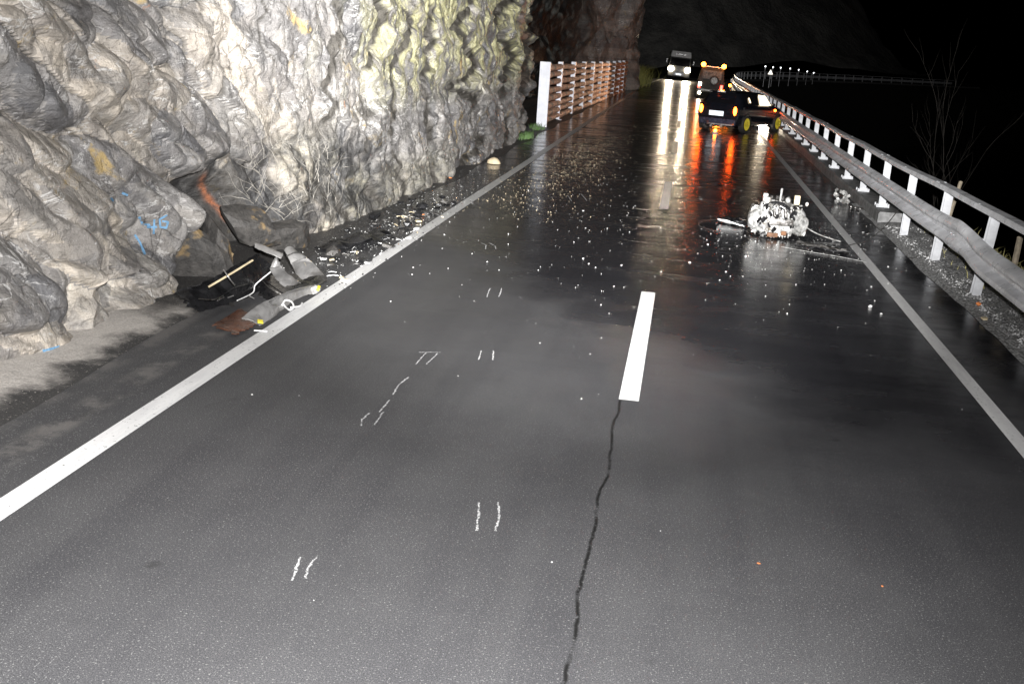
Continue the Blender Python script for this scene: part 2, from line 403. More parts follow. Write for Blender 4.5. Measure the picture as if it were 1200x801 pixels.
def cells(u, v, su, sv, rot, seed, warp=.3, ws=1.0):
    wu = u + warp * (fbm(u / ws, v / ws, seed + 50) - .5) * 2; wv = v + warp * (fbm(u / ws, v / ws, seed + 60) - .5) * 2
    c, s = math.cos(rot), math.sin(rot)
    p = (wu * c + wv * s) / su; q = (-wu * s + wv * c) / sv
    i0 = np.floor(p); j0 = np.floor(q)
    F1 = np.full(p.shape, 9.); F2 = np.full(p.shape, 9.); I = np.zeros(p.shape); J = np.zeros(p.shape); DX = np.zeros(p.shape); DY = np.zeros(p.shape)
    for di in (-1, 0, 1):
        for dj in (-1, 0, 1):
            i = i0 + di; j = j0 + dj
            dx = p - (i + h2(i, j, seed)); dy = q - (j + h2(i, j, seed + 1)); d = np.hypot(dx, dy)
            c1 = d < F1
            F2 = np.where(c1, F1, np.minimum(F2, d)); F1 = np.where(c1, d, F1)
            I = np.where(c1, i, I); J = np.where(c1, j, J); DX = np.where(c1, dx, DX); DY = np.where(c1, dy, DY)
    off = h2(I, J, seed + 2) - .5; gx = h2(I, J, seed + 3) - .5; gy = h2(I, J, seed + 4) - .5
    return off * 1.0 + gx * DX * 1.7 + gy * DY * 1.7, F2 - F1
def poly(u, v, su, sv, rot, seed, warp=.15, ws=1.0, tilt=1.0):
    """upper envelope of many tilted planes: flat faces meeting in sharp creases"""
    wu = u + warp * (fbm(u / ws, v / ws, seed + 50, 3) - .5) * 2; wv = v + warp * (fbm(u / ws, v / ws, seed + 60, 3) - .5) * 2
    c, s = math.cos(rot), math.sin(rot)
    p = (wu * c + wv * s) / su; q = (-wu * s + wv * c) / sv
    i0 = np.floor(p); j0 = np.floor(q); H = np.full(p.shape, -9.); H2_ = H.copy(); ID = np.zeros(p.shape)
    for di in (-1, 0, 1):
        for dj in (-1, 0, 1):
            i = i0 + di; j = j0 + dj
            dx = p - (i + h2(i, j, seed)); dy = q - (j + h2(i, j, seed + 1)); d = np.hypot(dx, dy)
            h = (h2(i, j, seed + 2) - .5) * .9 + ((h2(i, j, seed + 3) - .5) * dx + (h2(i, j, seed + 4) - .5) * dy) * 1.9 * tilt - 7.0 * np.clip(d - .82, 0, 9) ** 2 - .12 * d
            c1 = h > H
            H2_ = np.where(c1, H, np.maximum(H2_, h)); ID = np.where(c1, h2(i, j, seed + 7), ID); H = np.where(c1, h, H)
    return H - .25, ID, H - H2_
def ss(x, a, b):
    t_ = np.clip((x - a) / (b - a), 0, 1); return t_ * t_ * (3 - 2 * t_)

# ================================================================== cliff
plan = [(-5.6, -8), (-5.0, 0), (-4.95, 6), (-4.85, 9.2), (-4.9, 11.2), (-4.72, 13.4), (-4.5, 15.6), (-4.45, 21), (-4.52, 28), (-4.92, 32.6), (-5.25, 33.6),
        (-6.6, 34.6), (-7.6, 38), (-8.2, 48), (-7.6, 60), (-6.2, 68), (-4.75, 71.5), (-4.15, 73), (-4.0, 75.5), (-4.6, 78), (-7.5, 86), (-10, 100), (-12, 125), (-12, 160)]
pl = [np.array(p, float) for p in plan]
# smooth resample
dense = []
for i in range(len(pl) - 1):
    p0 = pl[max(0, i - 1)]; p1 = pl[i]; p2 = pl[i + 1]; p3 = pl[min(len(pl) - 1, i + 2)]
    L = np.linalg.norm(p2 - p1); n = max(4, int(L / .05))
    for k in range(n):
        a = k / n
        cr = .5 * ((2 * p1) + (-p0 + p2) * a + (2 * p0 - 5 * p1 + 4 * p2 - p3) * a * a + (-p0 + 3 * p1 - 3 * p2 + p3) * a ** 3)
        dense.append(.5 * cr + .5 * (p1 + (p2 - p1) * a))
dense = np.array(dense); arc = np.concatenate([[0], np.cumsum(np.linalg.norm(np.diff(dense, axis=0), axis=1))])
def at_arc(s): return np.interp(s, arc, dense[:, 0]), np.interp(s, arc, dense[:, 1])
def arcY(y): return float(np.interp(y, dense[:, 1], arc))
svals = []
s_ = 0.0
while s_ < arc[-1]:
    svals.append(s_); y = float(np.interp(s_, arc, dense[:, 1]))
    s_ += .12 if y < 4.5 else (.022 if y < 15 else (.032 if y < 25 else (.05 if y < 36 else (.16 if y < 80 else .6))))
svals = np.array(svals)
zv = np.concatenate([np.arange(-.25, 4.3, .026), 4.3 + np.cumsum(np.linspace(.05, .5, 24))])
S, Z = np.meshgrid(svals, zv, indexing='ij')
BX, BY = at_arc(S)
e = .25; x1, y1 = at_arc(np.clip(S - e, 0, arc[-1])); x2, y2 = at_arc(np.clip(S + e, 0, arc[-1]))
tx, ty = x2 - x1, y2 - y1; ln = np.hypot(tx, ty) + 1e-9; NX, NY = ty / ln, -tx / ln   # outward, towards the road
YY = BY
left = 1 - ss(YY + .5 * Z, 12.0, 14.5); right = 1 - left
dL1, eL1 = cells(S, Z, 1.45, .75, R(-33), 3, .35, 1.3); dL2, eL2 = cells(S, Z, .52, .30, R(-25), 9, .22, .7); dL3, eL3 = cells(S, Z, .20, .12, R(-40), 15, .1, .3)
dR1, eR1 = cells(S, Z, .62, 2.1, R(8), 23, .55, .9); dR2, eR2 = cells(S, Z, .27, .75, R(12), 31, .28, .5); dR3, eR3 = cells(S, Z, .13, .22, R(20), 37, .1, .25)
Yc = np.clip(YY, 9.0, 34.0)
q_ = 150 * (1 / 9.0 - 1 / Yc) + .42 * (fbm(S / 6.0 + 40, Z / .55, 301, 3, .5) - .5) * 2 + .40 * (fbm(S / 7.0, Z / 1.9, 303, 2) - .5) * 2 + .04 * (fbm(S / 1.0, Z / .12, 305, 3, .6) - .5) * 2
qi = np.floor(q_); fr = q_ - qi
brk = ss(fbm(qi * 3.7, Z / .9, 311, 2), .24, .38)          # the fissures open and close along their height
wq = (.06 + .12 * h2(qi, qi * 0, 77)) * (.35 + 1.1 * fbm(qi * 1.3, Z / .30, 313, 3))
A_ = (.09 + .012 * (Yc - 13)) * (.55 + .8 * h2(qi, qi * 0, 78)) * (.5 + .5 * brk)
jw = .14 + .14 * h2(qi, qi * 0, 81)
saw = A_ * np.where(fr < jw, fr / jw, 1 - (fr - jw) / (1 - jw)) - A_ * .5
q2 = 420 * (1 / 9.0 - 1 / Yc) + .45 * (fbm(S / 4.0 + 9, Z / .33, 321, 3, .55) - .5) * 2; q2i = np.floor(q2); f2_ = q2 - q2i
A2_ = (.035 + .006 * (Yc - 13)) * (.3 + 1.2 * h2(q2i, q2i * 0, 88)) * ss(fbm(q2i * 1.9, Z / .5, 89, 2), .35, .6)
saw2 = A2_ * np.where(f2_ < .2, f2_ / .2, 1 - (f2_ - .2) / .8) - A2_ * .5
U_ = 15 * np.log(Yc)
pL1, iL1, gL1 = poly(S, Z, 1.25, .70, R(-33), 103, .05, .5); pL2, iL2, gL2 = poly(S, Z, .46, .26, R(-28), 109, .025, .25, 1.5); pL3, iL3, gL3 = poly(S, Z, .17, .10, R(-38), 115, .012, .12, 1.4); pL1b, iL1b, gL1b = poly(S + 9, Z, 1.0, .9, R(30), 133, .06, .6)
pR1, iR1, gR1 = poly(U_, Z, .62, .80, R(22), 143, .05, .4); pR2, iR2, gR2 = poly(U_, Z, .26, .30, R(28), 149, .02, .2, 1.5)
rid = 1 - np.abs(2 * fbm((S * .84 - Z * .54) / .55, (S * .54 + Z * .84) / .13, 161, 4, .6) - 1)
def terrace(h, st, w): t_ = h / st; k_ = np.floor(t_); return (k_ + ss(t_ - k_, 1 - w, 1)) * st
slope_ = (S * .45 - Z * .9) * .10
hl_ = pL1 * .33 - pL1b * .09 + pL2 * .085
tl_ = terrace(hl_ + slope_, .17, .13) - slope_
disp = left * (hl_ * .96 + tl_ * .04 + pL2 * .035 + pL3 * .020 + (rid - .6) * .008) + right * (saw + saw2 + pR1 * .10 + pR2 * .060 + poly(U_, Z, .12, .11, R(30), 155, .02, .2, 1.3)[0] * .022 + dR3 * .010)
disp += (fbm(S / 2.2, Z / 2.2, 77, 2, .5) - .5) * .20 + (fbm(S / .4, Z / .4, 99, 4, .55) - .5) * (.028 - .016 * left)
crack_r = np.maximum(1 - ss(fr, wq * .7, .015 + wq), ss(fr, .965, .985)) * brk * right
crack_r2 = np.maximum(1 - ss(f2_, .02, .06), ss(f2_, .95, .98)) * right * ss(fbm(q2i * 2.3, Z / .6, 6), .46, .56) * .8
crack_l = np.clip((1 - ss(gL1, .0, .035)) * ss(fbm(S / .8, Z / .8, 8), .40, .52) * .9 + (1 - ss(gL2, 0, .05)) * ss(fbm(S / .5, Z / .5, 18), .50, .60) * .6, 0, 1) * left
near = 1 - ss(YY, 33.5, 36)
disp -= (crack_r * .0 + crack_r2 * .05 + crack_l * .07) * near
# batter of the face
lean = np.where(YY < 14, -.26 * np.clip(Z, 0, 9), 0) * (1 - ss(YY, 11, 14.5)) + .0
lean = lean + ss(YY, 13, 18) * (-.05 * np.clip(Z, 0, 9)) * (1 - ss(YY, 30, 33)) + ss(YY, 26, 33) * .05 * np.clip(Z, 0, 9) * (1 - ss(YY, 34, 36))
lean = lean + ss(YY, 66, 72) * (1 - ss(YY, 76, 80)) * .05 * np.clip(Z, 0, 9)
foot = -.12 * np.exp(-np.clip(Z, 0, 9) / .25)
# hollow where the wreck struck: behind the diagonal edge of the big slab
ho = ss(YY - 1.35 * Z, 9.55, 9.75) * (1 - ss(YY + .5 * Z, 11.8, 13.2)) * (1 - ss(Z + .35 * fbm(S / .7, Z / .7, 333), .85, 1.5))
disp = disp * (1 - .5 * ho) - ho * .62
disp += .14 * np.exp(-((YY - 9.2 - 1.3 * Z) / .45) ** 2) * (1 - ss(Z, 1.0, 1.5)) * (1 - ho)
# far cliff: bigger rubble
dF, eF = cells(S, Z, 2.6, 3.4, R(15), 41, .9, 2.5)
disp = disp * near + (1 - near) * (poly(S, Z, 3.2, 2.6, .5, 171, .5, 2.0)[0] * .8 + poly(S, Z, 1.1, .9, .3, 175, .3, 1.0)[0] * .3 + (fbm(S / 3, Z / 3, 55, 5) - .5) * .8)
base_fade = ss(Z, -.25, .12)
D = disp * (.35 + .65 * base_fade) + lean - foot * 0
back = np.clip(Z - 6.5, 0, 99) * 1.1
PX = BX + NX * (D - back); PY = BY + NY * (D - back); PZ = Z + np.clip(Z - 6.5, 0, 99) * .8 + (fbm(S / .5, Z / .5, 120, 3) - .5) * .05
nu, nv_ = S.shape
verts = np.stack([PX, PY, PZ], -1).reshape(-1, 3)
idx = np.arange(nu * nv_).reshape(nu, nv_)
quads = np.stack([idx[:-1, :-1], idx[1:, :-1], idx[1:, 1:], idx[:-1, 1:]], -1).reshape(-1, 4)
me = bpy.data.meshes.new("cliff"); me.from_pydata(verts.tolist(), [], quads.tolist()); me.update()
me.polygons.foreach_set('use_smooth', [False] * len(me.polygons))
def vattr(name, arr):
    a = me.attributes.new(name, 'FLOAT', 'POINT'); a.data.foreach_set('value', np.ascontiguousarray(arr.reshape(-1), dtype=np.float32))
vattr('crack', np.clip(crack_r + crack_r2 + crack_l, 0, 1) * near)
lz = ss(YY, 12.5, 18) * (1 - ss(YY, 32, 33.5)) * ss(Z, 1.25, 2.3)
stripes = fbm(U_ / .8, Z / 2.2, 210, 4, .6)
vattr('tone1', left * iL1 + right * (.56 + .2 * h2(qi, qi * 0, 91)) + .0)
vattr('tone2', left * iL2 + right * iR1)
vattr('tone3', left * iL3 + right * iR2)
vattr('lichen', lz * ss(stripes, .40, .50))
moss = np.clip(.55 * ss(YY, 13, 16) * (1 - ss(YY, 19, 23)) * (1 - ss(Z, .4, .9)) + .6 * ss(YY, 11.2, 12.5) * (1 - ss(YY, 14, 17)) * (1 - ss(Z, .9, 1.8)) * ss(fbm(S / .6, Z / .6, 71), .42, .6), 0, 1) * .8
vattr('moss', moss)
vattr('hollow_dark', np.clip(ho * 1.0 + .85 * ss(YY, 10.6, 11.6) * (1 - ss(YY, 15.0, 17.5)) * (1 - ss(Z, .9, 1.7)) * ss(fbm(S / .28, Z / .28, 72, 5, .65), .34, .52), 0, .9) * near)  # rock colour darker in the hollow and around it
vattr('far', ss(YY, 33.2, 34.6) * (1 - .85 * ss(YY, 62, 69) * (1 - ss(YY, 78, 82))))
iron_amber = .7 * np.exp(-((YY - 31.9 + .25 * Z) / .55) ** 2) * ss(Z, 1.2, 2.2) * .9 + np.exp(-(((YY - 11.95 + .75 * (Z - .5)) / .035) ** 2)) * ss(Z, .12, .3) * (1 - ss(Z, .75, 1.0)) * 1.2  # rust streak in the hollow, plus amber lamp light painted on the far corner
vattr('iron_amber', np.clip(iron_amber, 0, 1))
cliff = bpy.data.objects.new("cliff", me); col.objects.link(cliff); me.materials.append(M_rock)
tag(cliff, "pale grey and tan rock face rising beside the left edge of the road", kind='structure')
bvh = BVHTree.FromPolygons([tuple(v) for v in verts.tolist()], quads.tolist())

# ================================================================== ground, road, markings
def bend(y):
    if y < 80: return 0.0
    s = (y - 80) ** 2 / 1120.0 if y < 115 else 1.094 + .0625 * (y - 115) + (y - 115) ** 2 / 150.0
    return s
def ys(a, b, st=2.0):
    out = [a]; y = a
    while y < b - 1e-6:
        y = min(b, y + (st if y >= 78 else max(st, 4))); out.append(y)
    return out
def strip(x0, x1, z, a, b, mb=None, st=2.0):
    mb = mb or MB(); Y_ = ys(a, b, st); vs = []
    for y in Y_: vs += [(x0 + bend(y), y, z), (x1 + bend(y), y, z)]
    return mb.add(vs, [(2 * i, 2 * i + 1, 2 * i + 3, 2 * i + 2) for i in range(len(Y_) - 1)])
def sweep(poly, a, b, mb=None, st=2.0, dx=0, fn=None, step=None):
    mb = mb or MB(); Y_ = ys(a, b, st) if step is None else list(np.arange(a, b, step)) + [b]; n = len(poly); vs = []
    for y in Y_:
        for (px, pz) in poly:
            q = (px + dx + bend(y), y, pz)
            vs.append(fn(q) if fn else q)
    fs = [(i * n + k, i * n + (k + 1) % n, (i + 1) * n + (k + 1) % n, (i + 1) * n + k) for i in range(len(Y_) - 1) for k in range(n)]
    fs += [tuple(range(n))[::-1], tuple((len(Y_) - 1) * n + k for k in range(n))]
    return mb.add(vs, fs)
# terrain: one sheet, falling to the lake on the right
mb = MB(); xs = [-400, -60, -8, -4, 3.3, 4.4, 5.0, 6.5, 9, 14, 26, 60]; zs = [-.02, -.02, -.02, -.02, -.02, -.03, -.25, -1.2, -3.2, -6.5, -9.5, -14]
Yt = [-60, -20, 0, 8, 14, 20, 30, 40, 60, 80, 90, 100, 110, 115, 125, 135, 145, 160, 200, 260]
vs = []
for y in Yt:
    for x, z in zip(xs, zs):
        b = bend(y) if x > 0 else 0
        vs.append((x + b, y, z + (random.uniform(-.08, .08) if x > 5.5 else 0)))
n = len(xs)
mb.add(vs, [(i * n + k, i * n + k + 1, (i + 1) * n + k + 1, (i + 1) * n + k) for i in range(len(Yt) - 1) for k in range(n - 1)])
mb.build("ground", M_soil, kind='structure', smooth=True)
MB().add([(-900, -900, -7.5), (1500, -900, -7.5), (1500, 1500, -7.5), (-900, 1500, -7.5)], [(0, 1, 2, 3)]).build("lake_water", M_water, kind='structure')
road = strip(-3.62, 3.44, 0, -30, 250).build("road", M_road, kind='structure')
strip(-4.32, -3.58, -.006, -30, 250).build("shoulder", M_shoulder, kind='structure')
# left verge with a gentle bank of dust against the rock
mb = MB(); vs = []; fs = []
yy_ = np.arange(-10, 80, .12); xx_ = np.linspace(-4.24, -6.2, 16); nx = len(xx_)
for y in yy_:
    for k, x in enumerate(xx_):
        u = (k / (nx - 1)); z = -.004 + .0 if k == 0 else .012 + .09 * u + .05 * float(fbm(np.array([x * 2.0]), np.array([y * 1.5]), 400)[0]) * min(1, u * 4) - .02
        vs.append((x + .06 * math.sin(y * 1.3) * (1 - u) , y, z))
for i in range(len(yy_) - 1):
    for k in range(nx - 1): fs.append((i * nx + k, i * nx + k + 1, (i + 1) * nx + k + 1, (i + 1) * nx + k))
mb.add(vs, fs).build("verge", M_verge, kind='structure', smooth=True)
# right gravel verge
mb = MB(); vs = []; fs = []
yy_ = np.arange(-10, 21.5, .12); xx_ = np.linspace(0, 1, 14); nx = len(xx_)
for y in yy_:
    e0 = 3.34 + .10 * (float(fbm(np.array([y * .8]), np.array([3.0]), 420, 3)[0]) - .5)
    for k, u in enumerate(xx_):
        x = e0 + u * 1.5
        z = .004 + min(1, u * 5) * .045 + .05 * (float(fbm(np.array([x * 3.0]), np.array([y * 3.0]), 410)[0]) - .4) * min(1, u * 4) - .30 * max(0, u - .62) * 1.6
        vs.append((x, y, z))
for i in range(len(yy_) - 1):
    for k in range(nx - 1): fs.append((i * nx + k, i * nx + k + 1, (i + 1) * nx + k + 1, (i + 1) * nx + k))
mb.add(vs, fs).build("gravel_verge", M_gravel, kind='structure', smooth=True)

strip(-3.515, -3.345, .004, -30, 150).build("edge_line", M_line, road)
strip(2.60, 2.735, .004, -30, 150).build("edge_line", M_line, road)
for y0, y1 in [(7.87, 11.79), (18.5, 22.6), (29.2, 33.3), (40.0, 44.1), (50.8, 54.9), (61.6, 65.7), (72.4, 76.5), (83, 87), (94, 98)]:
    strip(-.285, -.13, .004, y0, y1, st=1.0).build("centre_dash", M_dash, road)

CH = [[(-1.71, 4.75), (-1.69, 4.63), (-1.66, 4.50)], [(-1.63, 4.79), (-1.635, 4.66), (-1.61, 4.54)], [(-.96, 5.67), (-.925, 5.48), (-.90, 5.30)], [(-.85, 5.71), (-.81, 5.5), (-.80, 5.33)],
      [(-2.0, 6.94), (-2.01, 6.8), (-1.98, 6.67)], [(-1.91, 6.99), (-1.90, 6.72)], [(-1.94, 7.26), (-1.94, 6.98)], [(-1.95, 7.84), (-1.97, 7.6), (-1.95, 7.38)], [(-2.04, 8.54), (-1.87, 8.61)],
      [(-1.98, 8.54), (-1.98, 8.20)], [(-1.88, 8.58), (-1.90, 8.23)], [(-1.54, 8.79), (-1.51, 8.51)], [(-1.44, 8.83), (-1.40, 8.55)], [(-1.91, 11.21), (-1.87, 10.80)], [(-1.79, 11.27), (-1.75, 10.86)],
      [(-2.51, 13.82), (-2.42, 13.7), (-2.38, 13.43)], [(-2.41, 13.87), (-2.3, 13.7), (-2.25, 13.49)], [(-1.75, 19.6), (-1.55, 18.7)], [(-1.95, 19.2), (-1.8, 18.5)]]
for pts in CH:
    mb = MB(); P2 = []
    for i in range(len(pts) - 1):
        a, b = Vector(pts[i]), Vector(pts[i + 1]); n = 7
        for k in range(n + (i == len(pts) - 2)): P2.append(a.lerp(b, k / n))
    wd = .008; vs = []
    for i, p in enumerate(P2):
        d = (P2[min(i + 1, len(P2) - 1)] - P2[max(0, i - 1)]).normalized(); nn = Vector((-d.y, d.x)) * wd * random.uniform(.45, 1.0); jx = random.uniform(-.004, .004)
        vs += [(p.x + nn.x + jx, p.y + nn.y, .004), (p.x - nn.x + jx, p.y - nn.y, .004)]
    mb.add(vs, [(2 * i, 2 * i + 1, 2 * i + 3, 2 * i + 2) for i in range(len(P2) - 1)]).build("chalk_mark", M_chalk, road)

# blue survey paint sprayed on the rock
def onrock(px, py):   # authoring helper: a point on the rock along a sight line, nudged outward
    d = (rt * ((px - 600) / 1250) - up * ((py - 400.5) / 1250) + fw).normalized()
    hit, nrm, i, dist = bvh.ray_cast(Vector((0, 0, 2.6)), d)
    return hit, (nrm if nrm is not None and nrm.dot(d) < 0 else (-nrm if nrm is not None else None)), d
def rock_stroke(pix, wd):
    P3 = []
    for i in range(len(pix) - 1):
        for k in range(5):
            a = k / 5; P3.append(onrock(pix[i][0] * (1 - a) + pix[i + 1][0] * a, pix[i][1] * (1 - a) + pix[i + 1][1] * a))
    P3.append(onrock(*pix[-1]))
    P3 = [(h, n, d) for h, n, d in P3 if h is not None and h.y < 33]
    if len(P3) < 2: return
    vs = []
    for i, (h, n, d) in enumerate(P3):
        tdir = (P3[min(i + 1, len(P3) - 1)][0] - P3[max(0, i - 1)][0]).normalized(); sd = tdir.cross(d).normalized() * wd * random.uniform(.7, 1.1)
        for s in (-1, 1):
            q = h + sd * s; hit, nn, _, _ = bvh.ray_cast(q - d * .5, d, 1.0)
            q = hit if hit is not None else q
            vs.append(tuple(q - d * .008))
    MB().add(vs, [(2 * i, 2 * i + 1, 2 * i + 3, 2 * i + 2) for i in range(len(P3) - 1)]).build("blue_paint_mark", M_blue, cliff)
for _k in range(1):
    rnd = random.Random(5); mb = MB()
    for k in range(95):
        x0, y0 = rnd.uniform(285, 400), rnd.uniform(165, 262); a0 = rnd.choice([rnd.gauss(1.0, .35), rnd.gauss(2.1, .35), rnd.uniform(0, 3.1)]); L_ = rnd.uniform(12, 46); pts = []
        for q in range(7):
            h, n_, d = onrock(x0, y0)
            if h is None or h.y > 20: break
            pts.append(h - d * rnd.uniform(.008, .05)); a0 += rnd.uniform(-.35, .35); x0 += math.cos(a0) * L_ / 6; y0 -= math.sin(a0) * L_ / 6
        if len(pts) > 3: mb.tube(pts, [rnd.uniform(.003, .007) * (1 - .09 * i) for i in range(len(pts))], 4)
    lo = Vector(mb.v[0]); mb.v = [tuple(Vector(p) - lo) for p in mb.v]
    M_root = pbr("dry_roots", (.24, .225, .20), .85, 0, .35, 18, .3)
    o = mb.build("dry_creeper", M_root, None, False, "tangle of dry grey roots and twigs clinging to the rock above the wreckage", "creeper", None, 'stuff'); o.location = lo
for s_ in [[(163, 254), (167, 262), (176, 264)], [(181, 257), (180, 274)], [(172, 266), (184, 266)], [(196, 252), (187, 257), (188, 266), (195, 267), (197, 260), (190, 259)],
           [(158, 275), (164, 284), (170, 298)], [(143, 226), (150, 229)], [(130, 232), (135, 238)], [(50, 411), (70, 406)], [(235, 322), (240, 319)], [(252, 320), (258, 314)]]:
    rock_stroke(s_, .011)

# ================================================================== guard rail on the lake side
RX = 3.60
rail = empty("guard_rail", (RX, 13.2, 0), 0, "dented galvanised guard rail with white posts along the lake side of the road", "guard rail")
rinv = Matrix.Translation((-RX, -13.2, 0))
def tilt(y):    # the struck section leans outwards
    return .085 * max(0, 1 - abs(y - 12.6) / 6.0)
def add_world(mb, name, mat, parent, smooth=False, label=None):
    inv = Matrix.Translation(-parent.matrix_world.translation) if False else Matrix.Translation(-parent.location)
    mb.v = [tuple(inv @ Vector(p)) for p in mb.v]
    return mb.build(name, mat, parent, smooth, label)
# kerb / retaining wall
sweep([(3.43, -.3), (3.43, .17), (3.45, .2), (3.86, .2), (3.88, .18), (3.88, -.3)], 19.0, 190).build("kerb", M_conc, kind='structure')
sweep([(3.90, -4.5), (3.90, -.02), (4.14, -.02), (4.14, -4.5)], 19.0, 190).build("retaining_wall", M_conc2, label="pale concrete retaining wall under the guard rail above the lake", cat="retaining wall")
posty = [8.8, 11.0, 13.2, 15.4, 17.6, 19.75] + [19.75 + 2.24 * k for k in range(1, 75)]
def post_mb(h):
    mb = MB()   # H section, broad face along the road direction towards the viewer
    mb.box((0, 0, h / 2), (.012, .09, h)); mb.box((0, -.05, h / 2), (.105, .010, h)); mb.box((0, .05, h / 2), (.105, .010, h)); return mb
hp, hk = 1.30, .80
p0 = None
for i, y in enumerate(posty):
    low = y < 19.0; key = 'low' if low else 'kerb'
    if low:
        o = post_mb(1.42).build("post", M_post, rail) if i == 0 else lowp.copy()
        if i == 0: lowp = o
        else: col.objects.link(o); o.parent = rail
        zb = -.40
    else:
        if p0 is None:
            p0 = post_mb(.81).build("post", M_post, rail); o = p0; pm = MB()
            pm.box((0, 0, .009), (.22, .22, .018))
            for sx in (-1, 1):
                for sy in (-1, 1): pm.cyl((sx * .10, sy * .09, 0), (sx * .10, sy * .09, .06), .014, n=6)
            for sx in (-1, 1): pm.prism([(sx * .006, .018), (sx * .105, .018), (sx * .006, .12)], 'y', -.012 - .055, -.060)
            bp = pm.build("base_plate", M_post, o)
        else:
            o = p0.copy(); col.objects.link(o); o.parent = rail
            if y < 75:
                b2 = bp.copy(); col.objects.link(b2); b2.parent = o
        zb = .20
    a = tilt(y)
    o.location = (bend(y) + (0 if low else 0) - (.0 if y > 17 else .0), y - 13.2, zb)
    o.rotation_euler = (random.uniform(-.01, .01), a + random.uniform(-.008, .008), random.uniform(-.03, .03) - math.atan((bend(y + 1) - bend(y))))
# top rail
def trf(q):
    x, y, z = q; a = tilt(y); return (x + a * .95 + .006 * math.sin(y * 1.7), y, z - .01 * a + .008 * math.sin(y * .9))
mb = sweep([(3.535, 1.005), (3.535, 1.055), (3.55, 1.07), (3.68, 1.07), (3.695, 1.055), (3.695, 1.005), (3.68, 1.0), (3.68, 1.05), (3.55, 1.05), (3.55, 1.0)], -6, 185, st=1.5, fn=trf, step=.55)
add_world(mb, "top_rail", M_galv, rail, True)
bolt_mesh = None
def bolt(name, q, r):
    global bolt_mesh
    if bolt_mesh is None:
        o = MB().sph((0, 0, 0), 1, (1, 1, .7), 1).build(name, M_post, rail); bolt_mesh = o.data
    else:
        o = bpy.data.objects.new(name, bolt_mesh); col.objects.link(o); o.parent = rail
    o.location = Vector(q) - rail.location; o.scale = (r, r, r)
for i, y in enumerate(posty[1:24]):
    for k in range(4 if i % 2 == 0 else 1):
        bolt("bolt", trf((3.565 + .10 * (k % 2), y + .45 + .1 * (k // 2) + random.uniform(-.03, .03), 1.07)), .014)
# W beam: two humps facing the road, kinked where it was hit
def beam_poly(cz):
    pr = [(0, .165), (.03, .16), (.095, .118), (.105, .09), (.098, .066), (.012, .025), (.012, -.015), (.098, -.058), (.105, -.085), (.096, -.112), (.03, -.15), (0, -.155)]
    out = [(3.50 - dx, cz + dz) for dx, dz in pr]; inn = [(3.50 - dx + .005, cz + dz * .975) for dx, dz in pr[::-1]]
    return out + inn
def bmf(q):
    x, y, z = q
    a = tilt(y) * (z - .05)
    kink = max(0, 1 - abs(y - 13.9) / .55); near_ = float(ss(np.array(13.9 - y), 0, 1.8)); flat = max(0, 1 - abs(y - 14.0) / 1.2)
    cz = .60
    dzz = z - cz; depth = 3.50 - x
    # flatten the profile round the kink and bow the beam outward below it
    x = 3.50 - depth * (1 - .55 * flat)
    dzz *= (1 + .14 * flat)
    x += a - .045 * kink - .06 * near_ + .004 * math.sin(y * 1.1)
    z = cz - .03 * near_ + dzz + .035 * kink * (1 if dzz > 0 else .3) - .02 * near_ + dzz * 0 + .003 * math.sin(y * .7)
    x += near_ * dzz * .12
    return (x, y, z)
mb = sweep(beam_poly(.60), -6, 185, fn=bmf, step=.18)
add_world(mb, "beam", M_galv, rail, True)
for y in [10.6, 14.2, 18.4, 22.6, 26.8, 31.0, 35.2]:
    for (dy, dz) in [(-.1, .11), (.1, .11), (-.1, -.11), (.1, -.11), (-.1, .0), (.1, .0), (-.22, .11), (-.22, -.11)]:
        bolt("splice_bolt", bmf((3.50 - (.03 if dz == 0 else .085), y + dy, .60 + dz)), .013)
for y in posty[1:40]:
    if y < 19: z0, z1 = .5, .7
    else: z0, z1 = .5, .7
    mb = MB(); mb.box((3.535 + tilt(y) * .5, y, .60), (.06, .08, .24)); add_world(mb, "spacer", M_galv, rail)

# ================================================================== rockfall fence of logs between H posts
FX = [(-4.58, 35.0, .02), (-4.56, 39.0, .01), (-4.54, 43.2, -.02), (-4.5, 47.1, -.04), (-4.46, 51.0, -.06), (-4.4, 54.8, -.08), (-4.34, 58.6, -.09), (-4.28, 62.6, -.1), (-4.22, 66.4, -.1), (-4.17, 69.6, -.1), (-4.13, 72.4, -.1)]
fence = empty("log_fence", FX[0], 0, "rockfall fence of brown round logs stacked between white steel posts", "fence")
fo = Vector(FX[0])
def hpost(first):
    mb = MB(); H = 2.02
    mb.box((0, 0, H / 2), (.15, .012, H)); mb.box((.08, 0, H / 2), (.012, .16, H)); mb.box((-.08, 0, H / 2), (.012, .20, H))
    mb.box((0, 0, -.01 + .02), (.34, .30, .02))
    return mb
p1 = None
for i, (x, y, z) in enumerate(FX):
    if i == 0:
        mb = MB(); mb.box((0, 0, 1.01), (.34, .14, 2.06), bev=.006); mb.box((0, .1, 1.0), (.012, .16, 2.0))
        o = mb.build("end_post", M_steelwhite, fence)
    elif p1 is None: p1 = hpost(False).build("post", M_steelwhite, fence); o = p1
    else: o = p1.copy(); col.objects.link(o); o.parent = fence
    o.location = Vector((x, y, z)) - fo; o.rotation_euler = (0, 0, 0)
